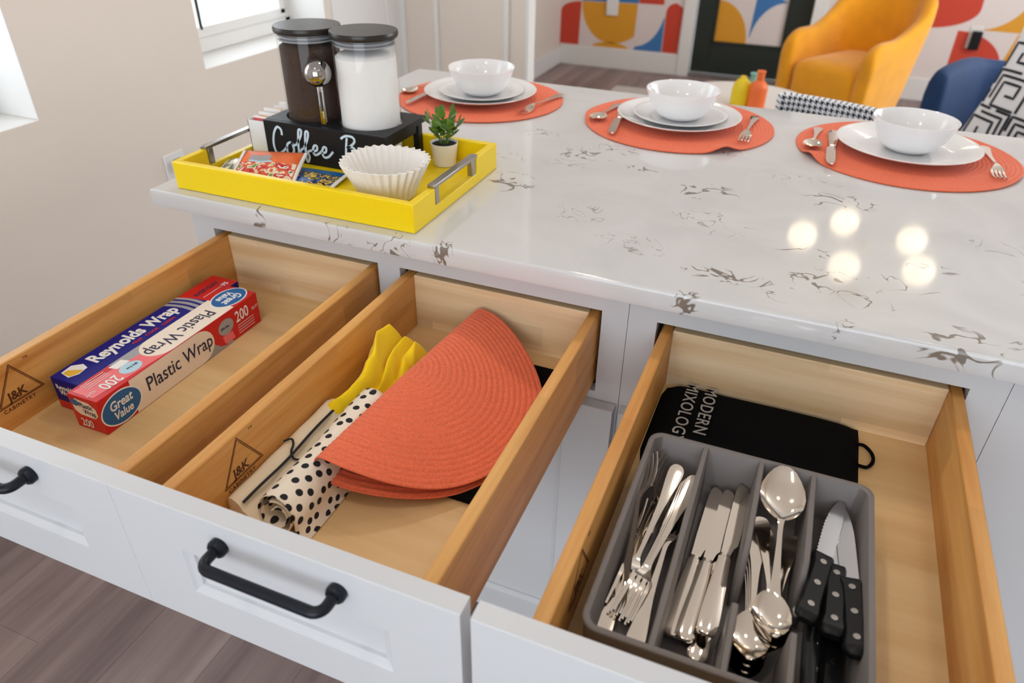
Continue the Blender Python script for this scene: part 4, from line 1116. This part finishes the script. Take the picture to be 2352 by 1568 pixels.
def spiral(th):
    r = .0078 + .0031 * th / 1.0
    return r
secs = []; us = []
turns = 2.35 * 2 * pi; NS = 150; NL = 30
bm = bmesh.new(); uvl = bm.loops.layers.uv.new('UVMap'); gridv = []; arcl = [0]
prevp = None
sp = []
for i in range(NS + 1):
    th = turns * i / NS; r = .0095 + (.0290 - .0095) * (i / NS) ** .9
    sq_ = 1 + .05 * sin(2 * th + 1) * (i / NS)
    sp.append((r * sq_ * cos(-th + 2.0), r * sq_ * sin(-th + 2.0) * .97))
sp.append((sp[-1][0] + .004, -.0290)); sp.append((sp[-1][0] + .004, -.0292))
for i in range(1, len(sp)): arcl.append(arcl[-1] + math.hypot(sp[i][0] - sp[i - 1][0], sp[i][1] - sp[i - 1][1]))
for k in range(NL + 1):
    t = k / NL; y = -.418 + t * .214
    row = []
    for i, (a, b) in enumerate(sp):
        bulge = 1 + .02 * sin(t * 9 + i * .05)
        yy = y + (.004 * sin(i * .11) if k in (0, NL) else 0)
        row.append(bm.verts.new((RX + a * bulge + .0015 * sin(t * 5), yy, G + max(RZ + b * bulge, FLO + .0012))))
    gridv.append(row)
for k in range(NL):
    for i in range(len(sp) - 1):
        f = bm.faces.new((gridv[k][i], gridv[k][i + 1], gridv[k + 1][i + 1], gridv[k + 1][i])); f.smooth = True
        for l, (kk, ii) in zip(f.loops, ((k, i), (k, i + 1), (k + 1, i + 1), (k + 1, i))): l[uvl].uv = (arcl[ii], kk / NL * .214)
me = bpy.data.meshes.new('rolled_towel'); bmesh.ops.recalc_face_normals(bm, faces=bm.faces); bm.to_mesh(me); bm.free(); me.materials.append(M['dots'])
ro = bpy.data.objects.new('rolled_towel', me); COL.objects.link(ro); md = ro.modifiers.new('solid', 'SOLIDIFY'); md.thickness = .0012; md.offset = 0
tag(ro, 'rolled white towel with black dots in the middle drawer', 'towel')

# yellow napkin, crumpled
yn = thing('yellow_napkin', 'crumpled bright yellow napkin behind the dotted towel roll', 'napkin', (.52, -.14, FLO))


def cloth(u, v):                         # u from the near end to the far end, v across
    cx = .5185 + .010 * u + .006 * sin(4 * u); cy = -.226 + .172 * u
    hw = .0415 + .004 * sin(9 * u + 1) + .006 * noise.noise((u * 6, 3.3, v))
    x = cx + hw * v + .006 * sin(7 * u) * (1 - v * v); y = cy + .018 * sin(2.2 * v + .5) * (1 - u) + .012 * noise.noise((v * 4, 7.7, 0)) * (1 - u)
    g = lambda c, w_, a_: a_ * math.exp(-((v - c) / w_) ** 2)
    rise = smst(-.05, .75, u)
    z = .006 + (.012 + .022 * rise) * (1 - .35 * v)
    z += g(-.52 + .16 * sin(3 * u), .27, .014 + .026 * rise) + g(.02 + .20 * u, .16, .008 + .016 * rise) + g(.58 - .10 * u, .24, .006 + .020 * smst(.2, .8, u))
    z -= g(-.16 + .18 * u, .085, .007 + .013 * rise) + g(.34 - .02 * u, .075, .005 + .011 * rise)
    nz = noise.noise((u * 3.2 + v * 1.4, v * 2.2, 1.7)); z += .010 * (1 - abs(nz) * 2.4) - .004
    z += .0035 * sin(16 * v + 5 * u) * (1 - smst(.0, .35, u))
    env = (1 - abs(v) ** 7) * (1 - max(0, u) ** 12) * smst(-.04, .10, u)
    return Vector((max(x, .4768), y, FLO + .0012 + max(z, .003) * env))


N1, N2 = 110, 90
vs = [cloth(i / N1, -1 + 2 * j / N2) for i in range(N1 + 1) for j in range(N2 + 1)]
fs = [(i * (N2 + 1) + j, (i + 1) * (N2 + 1) + j, (i + 1) * (N2 + 1) + j + 1, i * (N2 + 1) + j + 1) for i in range(N1) for j in range(N2)]
obj('crumpled_cloth', MB().add(vs, fs), M['yellow_cloth'], yn, angle=180)
hm = MB()
q = [cloth(.012 + .0 * t, -1 + 2 * t / 60) + Vector((0, -.0005, .0009)) for t in range(4, 57)]
hm.tube(q, .0011, 6)
obj('hem', hm, M['yellow_cloth'], yn)

# folded placemat
FR = .196; cU = Vector((.997, -.081, 0)); cV = Vector((.081, .997, 0)); cC = Vector((.5705, -.160, 0))


e_ = lambda v: smst(.35, 1.0, -v / FR)


def foldpt(u, v, rr, top):
    rho = .0135 + .003 * e_(v); L_ = pi * rho / 2
    e = abs(v) / FR
    mid = lambda q: -.1255 - .0405 * smst(0, .165, q) + .004 * (1 - e)
    hh = lambda q: .0035 + (rho - .0035) * (1 - smst(0, .15, q)) + .0030 * smst(.05, .2, q) * max(0, -v / FR)
    au = abs(u)
    if au < L_:
        a = au / rho; q = 0; x = -rho * cos(a) + rho; z = rho * sin(a)
        dx = x; dz = z * (hh(0) / rho); zm = mid(0); n = (-cos(a), sin(a))
    else:
        q = au - L_; dx = rho + q; dz = hh(q); zm = mid(q); n = (0, 1)
    sgn = 1 if top else -1
    rg = .0016 * abs(sin(pi * rr / .0079)) ** .8
    p = cC + cU * (dx + n[0] * rg) + cV * v
    z = zm + sgn * (dz + n[1] * rg)
    p.z = max(z, FLO + .0085)
    return p


nr, na = 160, 220; vs = []; fs = []
for i in range(nr + 1):
    rr = FR * max(i / nr, .003)
    for j in range(na):
        a = 2 * pi * (j + .5) / na; rd = 1 - .040 * math.exp(-((a - 1.5 * pi) / .17) ** 2) - .012 * math.exp(-((a - .5 * pi) / .12) ** 2); u = rr * rd * cos(a); v = rr * rd * sin(a)
        vs.append(foldpt(u, v, rr, u >= 0))
for i in range(nr):
    for j in range(na): fs.append((i * na + j, (i + 1) * na + j, (i + 1) * na + (j + 1) % na, i * na + (j + 1) % na))
fm = obj('folded_placemat', MB().add(vs, fs), M['coral'], None, solid=.0020, angle=80); fm.modifiers['solid'].offset = 0
tag(fm, 'coral round placemat folded in half in the middle drawer', 'placemat')

# ------------------------------------------------------------------ cutlery drawer
pch = thing('drawstring_pouch', 'flat black cloth pouch with pale lettering behind the cutlery tray', 'pouch', (1.025, -.05, FLO))
px0, px1, py0, py1 = .8915, 1.1580, -.142, .0415
n1, n2 = 40, 26; vs = []; fs = []
for i in range(n1 + 1):
    for j in range(n2 + 1):
        u = -1 + 2 * i / n1; v = -1 + 2 * j / n2
        k = (1 - abs(u) ** 8) * (1 - abs(v) ** 6)
        uu = u * (1 - .035 * max(0, abs(v) - .75) * (4 if u < 0 else 1) * (1 if abs(u) > .6 else 0)); vv = v * (1 - (.10 if u < 0 else .02) * max(0, abs(u) - .85) * 6)
        vs.append(((px0 + px1) / 2 + (px1 - px0) / 2 * uu, (py0 + py1) / 2 + (py1 - py0) / 2 * vv, FLO + .0012 + .0155 * max(k, 0) ** .6 + .001 * sin(5 * u) * k))
fs = [(i * (n2 + 1) + j, (i + 1) * (n2 + 1) + j, (i + 1) * (n2 + 1) + j + 1, i * (n2 + 1) + j + 1) for i in range(n1) for j in range(n2)]
b0 = len(vs); vs += [(x, y, FLO + .0006) for x, y, z in vs]
fs += [tuple(b0 + k for k in reversed(f)) for f in fs[:]]
rim = [i * (n2 + 1) for i in range(n1 + 1)] + [n1 * (n2 + 1) + j for j in range(1, n2 + 1)] + [i * (n2 + 1) + n2 for i in range(n1 - 1, -1, -1)] + [j for j in range(n2 - 1, 0, -1)]
fs += [(rim[k], rim[(k + 1) % len(rim)], b0 + rim[(k + 1) % len(rim)], b0 + rim[k]) for k in range(len(rim))]
obj('cloth_pouch', MB().add(vs, fs), M['black_cloth'], pch, angle=80)
obj('cord_loop', MB().tube(spline([(1.153, .002, FLO + .006), (1.164, .004, FLO + .005), (1.1735, -.008, FLO + .004), (1.1745, -.024, FLO + .004), (1.167, -.038, FLO + .004), (1.153, -.040, FLO + .006)], 6), .0023, 8), M['black_cloth'], pch)
obj('pale_lettering', merge(text_mb('MODERN', .0245, (.9505, .0335, FLO + .0178), (0, -1, 0), (1, 0, 0), .005, spacing=1.08, depth=.0003), text_mb('MIXOLOGY', .0245, (.9245, .0335, FLO + .0178), (0, -1, 0), (1, 0, 0), .005, spacing=1.08, depth=.0003)), mat('dull_print', srgb(170, 164, 158), .8), pch, smooth=False)

# grey cutlery tray
OX0, OX1, OY0, OY1, OZ0, OZ1 = .9075, 1.1600, -.4420, -.1450, FLO, -.1120


def rrect(x0, x1, y0, y1, r, z, n=8):
    out = []
    for cx, cy, a0 in ((x1 - r, y1 - r, 0), (x0 + r, y1 - r, 90), (x0 + r, y0 + r, 180), (x1 - r, y0 + r, 270)):
        for i in range(n + 1):
            a = radians(a0 + 90 * i / n); out.append((cx + r * cos(a), cy + r * sin(a), z))
    return out


org = thing('cutlery_tray', 'grey plastic cutlery tray with four compartments in the open drawer', 'cutlery tray', ((OX0 + OX1) / 2, (OY0 + OY1) / 2, FLO))
W_ = .0065
secs = [rrect(OX0 + .004, OX1 - .004, OY0 + .004, OY1 - .004, .014, OZ0 + .0004), rrect(OX0 + .001, OX1 - .001, OY0 + .001, OY1 - .001, .016, OZ1 - .006), rrect(OX0 - .0005, OX1 + .0005, OY0 - .0005, OY1 + .0005, .017, OZ1 - .0025), rrect(OX0, OX1, OY0, OY1, .017, OZ1 - .0006), rrect(OX0 + .0015, OX1 - .0015, OY0 + .0015, OY1 - .0015, .0155, OZ1),
        rrect(OX0 + W_ - .0015, OX1 - W_ + .0015, OY0 + W_ - .0015, OY1 - W_ + .0015, .0125, OZ1), rrect(OX0 + W_, OX1 - W_, OY0 + W_, OY1 - W_, .012, OZ1 - .0012), rrect(OX0 + W_ + .0035, OX1 - W_ - .0035, OY0 + W_ + .0035, OY1 - W_ - .0035, .011, OZ0 + .007), rrect(OX0 + W_ + .007, OX1 - W_ - .007, OY0 + W_ + .007, OY1 - W_ - .007, .009, OZ0 + .003)]
obj('tray_shell', MB().loft(secs), M['grey_plastic'], org, angle=50)


def divider(xc, ya, yb, slope_a=False, slope_b=False):
    """tapered wall; open ends curve down to the floor"""
    secs = []; N_ = 14
    for i in range(N_ + 1):
        t = i / N_; y = ya + (yb - ya) * t; h = 1.0
        if slope_a: h = min(h, smst(-.02, .22, t) * .9 + .1)
        if slope_b: h = min(h, smst(-.02, .22, 1 - t) * .9 + .1)
        zt = OZ0 + .003 + (OZ1 - .0006 - OZ0 - .003) * h
        secs.append([(xc - .0062, y, OZ0 + .002), (xc - .0036, y, zt - .0025), (xc - .0024, y, zt), (xc + .0024, y, zt), (xc + .0036, y, zt - .0025), (xc + .0062, y, OZ0 + .002)])
    return MB().loft(secs)


obj('divider', divider(.9745, OY0 + .004, OY1 - .004), M['grey_plastic'], org, angle=50)
obj('divider', divider(1.0390, -.318, OY1 - .004, slope_a=True), M['grey_plastic'], org, angle=50)
obj('divider', divider(1.0375, OY0 + .004, -.362, slope_b=False), M['grey_plastic'], org, angle=50)
obj('divider', divider(1.0965, -.318, OY1 - .004, slope_a=True), M['grey_plastic'], org, angle=50)
obj('divider', divider(1.0915, OY0 + .004, -.374, slope_b=False), M['grey_plastic'], org, angle=50)

gf, gk, gs, gn = 'forks in the cutlery tray', 'table knives in the cutlery tray', 'spoons in the cutlery tray', 'steak knives in the cutlery tray'
zf = OZ0 + .006


def fk(label, handle_end, tip, roll=0.0, grp=None, src=None, L_=None):
    A = Vector(handle_end); B_ = Vector(tip); L0 = L_
    return put(src, label, tuple(A), tuple(B_), roll, grp)


# forks (face down ones get roll = pi)
fk('fork with its handle at the back, topmost of the three nested ones', (.9715, -.1830, -.1330), (.9385, -.3850, -.1545), pi - .25, gf, fork0)
fk('fork with its handle at the back, second of the three nested ones', (.9687, -.1835, -.1375), (.9357, -.3855, -.1580), pi - .25, gf, fork0)
fk('fork with its handle at the back, lowest of the three nested ones', (.9660, -.1840, -.1420), (.9330, -.3860, -.1615), pi - .25, gf, fork0)
fk('fork with its broad handle end standing alone left of the nested ones', (.9490, -.1730, -.1320), (.9285, -.3740, -.1590), pi - .2, gf, fork0)
fk('fork lying the other way, its handle end centred at the front of the forks', (.9565, -.4180, -.1600), (.9605, -.2150, -.1560), 0, gf, fork0)
fk('fork lying the other way, its handle end in the front left corner', (.9225, -.4180, -.1660), (.9335, -.2150, -.1630), 0, gf, fork0)
fk('fork with tines pointing up at the back wall of the tray', (.9250, -.3600, -.1620), (.9310, -.1620, -.1400), .9, gf, fork0)
fk('fork with tines leaning over the left rim of the tray', (.9330, -.3800, -.1600), (.9170, -.1800, -.1230), -.8, gf, fork0)
# table knives
fk('table knife at the left of its compartment', (.9875, -.3840, -.1630), (.9965, -.1630, -.1640), -.05, gk, knife0)
fk('table knife in the middle of its compartment', (.9995, -.3880, -.1580), (1.0105, -.1670, -.1590), .0, gk, knife0)
fk('table knife at the right of its compartment, on top of another', (1.0175, -.3800, -.1500), (1.0245, -.1600, -.1530), .06, gk, knife0)
fk('table knife under the others, only its handle end showing at the front', (1.0145, -.4010, -.1650), (1.0125, -.1800, -.1680), .0, gk, knife0)
# spoons
big = make_spoon('serving_spoon', 'big serving spoon with its bowl at the back, centre of the spoons', .208, .0245, .072); big['group'] = gs
place(big, (1.0770, -.3580, -.1520), (1.0640, -.1560, -.1130))
fk('spoon with its bowl at the front, topmost of the two nested in the middle', (1.0500, -.2040, -.1480), (1.0790, -.3660, -.1440), 0, gs, spoon0)
fk('spoon with its bowl at the front, lower of the two nested in the middle', (1.0560, -.2100, -.1560), (1.0800, -.3725, -.1500), 0, gs, spoon0)
fk('spoon whose handle end leans right, beside the big spoon', (1.0870, -.2150, -.1520), (1.0745, -.3780, -.1545), .3, gs, spoon0)
for i in range(4):
    fk(['topmost', 'second', 'third', 'lowest'][i] + ' of the four nested spoons at the front left of the spoons', (1.0500 - .0006 * i, -.2300 - .0045 * i, -.1480 - .0042 * i), (1.0600 - .0005 * i, -.3920 - .0050 * i, -.1500 - .0042 * i), .05, gs, spoon0)
# steak knives
sk = make_steak_knife('steak_knife', 'black handled steak knife at the left, serrated blade up to the back', gn, True)
place(sk, (1.1020, -.3430, -.1290), (1.1325, -.1420, -.1380), .12)
sk2 = make_steak_knife('steak_knife', 'black handled steak knife in the middle, between two others', gn, False)
place(sk2, (1.1275, -.3480, -.1330), (1.1310, -.1440, -.1450), 0)
sk3 = dup(sk2, 'black handled steak knife at the right, nearest the tray rim'); place(sk3, (1.1490, -.3640, -.1300), (1.1345, -.1600, -.1400), -.10)
sk4 = dup(sk2, 'black steak knife lying on its edge at the front, under the left one'); place(sk4, (1.1130, -.4240, -.1480), (1.1095, -.2200, -.1600), 1.45)
sk5 = dup(sk2, 'black steak knife lying lowest, under the middle one'); place(sk5, (1.1330, -.4050, -.1600), (1.1370, -.2010, -.1640), .15)

# ------------------------------------------------------------------ beyond the counter
rg = obj('rug', MB().box(-.37, 2.6, 1.75, 4.58, ZF + .0005, ZF + .010), M['rug'], None, bevel=.004)
tag(rg, 'pale flat rug on the wood floor under the white side table', 'rug')

# houndstooth counter stool
BSX, BSY = 1.118, 1.196
bs = thing('bar_stool', 'counter stool with a black and white houndstooth back, behind the counter', 'stool', (BSX, BSY, ZF))
Ts = Matrix.Translation((BSX, BSY, 0)) @ Matrix.Rotation(radians(-22.5), 4, 'Z')
bp_ = lambda x, y, z: tuple(Ts @ Vector((x, y, z)))


def uvobj(name, grid, uvf, m, parent, solid):
    bm = bmesh.new(); lay = bm.loops.layers.uv.new('UVMap'); off = Vector((0, 0, G)) - wloc(parent)
    vv = [[bm.verts.new(Vector(p) + off) for p in r] for r in grid]
    for i in range(len(grid) - 1):
        for j in range(len(grid[0]) - 1):
            f = bm.faces.new((vv[i][j], vv[i + 1][j], vv[i + 1][j + 1], vv[i][j + 1])); f.smooth = True
            for l, (a, b) in zip(f.loops, ((i, j), (i + 1, j), (i + 1, j + 1), (i, j + 1))): l[lay].uv = uvf(a, b)
    me = bpy.data.meshes.new(name); bm.to_mesh(me); bm.free(); me.materials.append(m)
    o = bpy.data.objects.new(name, me); COL.objects.link(o); o.parent = parent
    s = o.modifiers.new('solid', 'SOLIDIFY'); s.thickness = solid; s.offset = 0
    b = o.modifiers.new('bevel', 'BEVEL'); b.width = solid * .35; b.segments = 3; b.angle_limit = radians(50); b.limit_method = 'ANGLE'
    return o


grid = []
for i in range(41):
    x = -.205 + .41 * i / 40; y = -.62 * x * x - .8 * max(0, abs(x) - .17) ** 1.2
    grid.append([bp_(x, y, -.235 + .205 * j / 10) for j in range(11)])
uvobj('backrest', grid, lambda i, j: (i / 40 * .41, j / 10 * .205), M['hound'], bs, .034)
obj('seat', MB().loft([[bp_(x, y, z_) for x, y, _ in rrect(-.20, .20, -.41, -.03, .08, 0)] for z_ in (-.30, -.29, -.25, -.24)]), M['hound'], bs, bevel=.008)
for sx in (-.13, .13):
    obj('back_support', MB().tube([bp_(sx, -.06, -.295), bp_(sx, -.012, -.22)], .009, 10), M['black_metal'], bs)
for sx in (-1, 1):
    for y0_, y1_ in ((-.36, -.40), (-.08, -.03)):
        obj('leg', MB().tube([bp_(.16 * sx, y0_, -.298), bp_(.20 * sx, y1_, ZF + .002)], .011, 10), M['black_metal'], bs)
obj('footrest', MB().tube([bp_(-.18, -.385, -.64), bp_(.18, -.385, -.64)], .008, 10), M['black_metal'], bs)

# side table with three bottles
TXc, TYc, TZ = .705, 2.62, -.40
st_ = thing('side_table', 'round white side table with small bottles, behind the counter', 'side table', (TXc, TYc, ZF + .010))
obj('table_top', MB().lathe([(.001, TZ - .022), (.285, TZ - .022), (.30, TZ - .016), (.302, TZ - .008), (.298, TZ - .001), (.001, TZ)], (TXc, TYc, 0), 64, caps=False), M['table_white'], st_)
obj('pedestal', MB().lathe([(.03, ZF + .03), (.022, ZF + .08), (.02, TZ - .06), (.06, TZ - .022)], (TXc, TYc, 0), 24), M['table_white'], st_)
obj('base', MB().lathe([(.001, ZF + .0105), (.20, ZF + .0105), (.20, ZF + .02), (.05, ZF + .04), (.001, ZF + .04)], (TXc, TYc, 0), 40, caps=False), M['table_white'], st_)


def bottle(label, x, y, prof, m):
    o = obj('bottle', MB().lathe([(.001, TZ + .0005)] + [(r, TZ + z) for r, z in prof] + [(.001, TZ + prof[-1][1] - .004)], (x, y, 0), 32, caps=False), m, None)
    tag(o, label, 'bottle', 'bottles on the side table'); return o


bottle('squat yellow bottle on the white side table', .708, 2.49, [(.034, .0006), (.040, .006), (.041, .04), (.040, .070), (.034, .094), (.022, .108), (.013, .114), (.012, .122), (.009, .122)], M['vase_yellow'])
bottle('tall orange bottle with a narrow neck on the white side table', .778, 2.47, [(.033, .0006), (.037, .004), (.038, .085), (.034, .100), (.020, .112), (.016, .116), (.016, .146), (.018, .148), (.018, .154), (.012, .154)], M['vase_orange'])
bottle('teal bottle mostly hidden behind the yellow one', .742, 2.58, [(.026, .0006), (.029, .004), (.029, .060), (.020, .080), (.012, .090), (.012, .108), (.017, .116), (.015, .120), (.010, .118)], M['vase_teal'])

# yellow tub chair
ch = thing('armchair', 'yellow velvet tub armchair near the dark green door', 'armchair', (1.18, 3.98, ZF + .011))


def tub(parent, cx, cy, rot, W, D, m, zb, zback, zarm, th, z0=ZF + .010, droop=.07):
    """horseshoe shell: front-left, round the back, to the front-right; rot turns the front"""
    R_ = Matrix.Translation((cx, cy, z0)) @ Matrix.Rotation(rot, 4, 'Z'); secs = []; N_ = 56
    for i in range(N_ + 1):
        t = -1 + 2 * i / N_; s = abs(t); sg = 1 if t > 0 else -1
        a = t * pi * .5
        if s > .55:
            k = (s - .55) / .45; px, py = W / 2 * sg * (1 - .02 * (1 - k)), D * .16 - (D * .66) * k
            nx, ny = sg, .0
        else:
            a = (t / .55) * pi / 2; px, py = W / 2 * .98 * sin(a), D * .16 + D * .34 * cos(a); nx, ny = sin(a), cos(a)
        h = zback + (zarm - zback) * smst(.28, .80, s)
        if s > .88: h -= droop * ((s - .88) / .12) ** 2.2
        fl_ = .045 * (1 - smst(.4, .9, s)) + .012
        q = []
        for (o, z) in ((-th, zb), (-th - .004, h * .55), (-th, h - .05), (-th * .92, h - .018), (-th * .62, h), (-th * .3, h), (-.02, h - .016), (0, h - .05), (-.004 - fl_ * .35, h * .55), (-fl_, zb)):
            oo = o + (fl_ * .4 if z >= h - .06 else 0)
            q.append(R_ @ Vector((px + nx * oo, py + ny * oo, z)))
        secs.append(q)
    return obj('shell', MB().loft(secs), m, parent, subsurf=1, angle=180)


CR_ = radians(-32)
tub(ch, 1.18, 3.97, CR_, .585, .66, M['velvet_y'], .13, .81, .60, .09)
R_ = Matrix.Translation((1.19, 3.97, ZF + .011)) @ Matrix.Rotation(CR_, 4, 'Z')


def rbox(parent, name, m, T, x0, x1, y0, y1, z0, z1, r, puff=.0, bev=.02):
    secs = []
    for z, ins in ((z0, bev), (z0 + bev * .4, bev * .3), (z0 + bev, 0), (z1 - bev, 0), (z1 - bev * .4, bev * .3), (z1, bev)):
        secs.append([T @ Vector(p) for p in rrect(x0 + ins, x1 - ins, y0 + ins, y1 - ins, r, z, 6)])
    if puff: secs.append([T @ (Vector(p) + Vector((0, 0, puff))) for p in rrect(x0 + .09, x1 - .09, y0 + .09, y1 - .09, r, z1, 6)])
    return obj(name, MB().loft(secs), m, parent, angle=180)


rbox(ch, 'seat_cushion', M['velvet_y'], R_, -.20, .20, -.335, .22, .14, .455, .05, .012, .045)
for sx in (-.25, .25):
    for sy in (-.24, .2):
        obj('leg', MB().tube([tuple(R_ @ Vector((sx, sy, .14))), tuple(R_ @ Vector((sx * 1.08, sy * 1.1, .001)))], [.018, .011], 12), M['leg_wood'], ch)

# blue armchair and its cushion
bc = thing('armchair', 'dark blue velvet armchair at the right with a patterned cushion', 'armchair', (1.80, 2.75, ZF + .010))
BR_ = radians(-24)
tub(bc, 1.925, 2.757, BR_, .82, .72, M['velvet_b'], .12, .660, .705, .085, droop=.02)
Tb = Matrix.Translation((1.925, 2.757, ZF + .012)) @ Matrix.Rotation(BR_, 4, 'Z')
rbox(bc, 'seat_cushion', M['velvet_b'], Tb, -.31, .31, -.36, .26, .13, .445, .06, .010, .04)
for sx in (-.28, .28):
    for sy in (-.26, .24):
        obj('leg', MB().tube([tuple(Tb @ Vector((sx, sy, .13))), tuple(Tb @ Vector((sx * 1.05, sy * 1.05, .001)))], [.02, .013], 12), M['leg_wood'], bc)

cu = thing('cushion', 'square white cushion with a black key pattern on the blue armchair', 'cushion', (1.80, 2.35, -.43))
Tc = Matrix.Translation((1.785, 2.33, -.235)) @ Matrix.Rotation(radians(-24), 4, 'Z') @ Matrix.Rotation(radians(-16), 4, 'X') @ Matrix.Rotation(radians(9), 4, 'Y')
HC = .215


def pil(u, v, s, off=0):
    e = max(0, (1 - u * u) * (1 - v * v)) ** .42
    k = 1 - .07 * (1 - (abs(u) * abs(v)) ** 2) * max(abs(u), abs(v)) ** 4
    return Tc @ Vector((u * HC * k, s * (.078 * e + off), v * HC * k))


vs = []; fs = []; n = 28
for s in (-1, 1):
    b = len(vs)
    for i in range(n + 1):
        for j in range(n + 1): vs.append(pil(-1 + 2 * i / n, -1 + 2 * j / n, s))
    for i in range(n):
        for j in range(n): fs.append((b + i * (n + 1) + j, b + (i + 1) * (n + 1) + j, b + (i + 1) * (n + 1) + j + 1, b + i * (n + 1) + j + 1))
obj('cushion_cover', MB().add(vs, fs), mat('cushion_white', (.78, .78, .80, 1), .9, bump=.3, bscale=500), cu, angle=180)
# meander lines: one motif of a square key, repeated and mirrored
KEY = [[(0, 0), (0, 4), (4, 4), (4, 1), (2, 1), (2, 2.6)], [(1, 5), (5, 5), (5, 0)], [(0, 5.9), (2.4, 5.9)], [(3.4, 5.9), (5.9, 5.9), (5.9, 2)]]
kl = MB()
for gx_ in range(3):
    for gy_ in range(3):
        fl_ = (gx_ + gy_) % 2
        for pl_ in KEY:
            pts = []
            for (x, y), (x2, y2) in zip(pl_[:-1], pl_[1:]):
                m_ = max(2, int(2 * max(abs(x2 - x), abs(y2 - y))))
                for q in range(m_): pts.append((x + (x2 - x) * q / m_, y + (y2 - y) * q / m_))
            pts.append(pl_[-1])
            P = []
            for x, y in pts:
                if fl_: x, y = 5.9 - y, x
                P.append((-.94 + (gx_ + x / 6.4) * .64, -.94 + (gy_ + y / 6.4) * .64))
            secs = []
            hw = .022
            for i, (u, v) in enumerate(P):
                a = P[max(i - 1, 0)]; c = P[min(i + 1, len(P) - 1)]; d = Vector((c[0] - a[0], c[1] - a[1])).normalized(); s_ = Vector((-d.y, d.x)) * hw
                cl = lambda t: min(.985, max(-.985, t))
                secs.append([pil(cl(u - s_.x), cl(v - s_.y), -1, .0006), pil(cl(u + s_.x), cl(v + s_.y), -1, .0006), pil(cl(u + s_.x), cl(v + s_.y), -1, .0018), pil(cl(u - s_.x), cl(v - s_.y), -1, .0018)])
            q = MB().loft(secs); kl.add(q.v, q.f)
obj('key_pattern', kl, M['black_ink'], cu, smooth=False)

# hanging lamp with five glowing globes over the sitting area (seen mirrored in the counter)
LMP = [(1.11, 3.217), (1.325, 3.505), (1.674, 3.386), (1.334, 2.903), (1.691, 3.007)]
lc = (1.427, 3.204)
la = thing('chandelier', 'brass chandelier with five glowing globes over the sitting area', 'chandelier', (lc[0], lc[1], ZC))
obj('ceiling_rose', MB().lathe([(.001, ZC - .03), (.05, ZC - .03), (.06, ZC - .001), (.001, ZC - .0005)], (lc[0], lc[1], 0), 32, caps=False), M['brass'], la)
obj('rod', MB().tube([(lc[0], lc[1], ZC - .02), (lc[0], lc[1], 1.22)], .007, 12), M['brass'], la)
obj('hub', MB().lathe([(.03 * sin(pi * i / 12) + .0002, 1.25 - .03 * cos(pi * i / 12)) for i in range(13)], (lc[0], lc[1], 0), 24, caps=False), M['brass'], la)
for x_, y_ in LMP:
    obj('arm', MB().tube([(lc[0], lc[1], 1.25), (x_, y_, 1.25)], .005, 10), M['brass'], la)
    obj('globe', MB().lathe([(.076 * sin(pi * i / 20) + .0003, 1.25 - .076 * cos(pi * i / 20)) for i in range(21)], (x_, y_, 0), 32, caps=False), M['globe'], la)

C.cycles.use_denoising = True
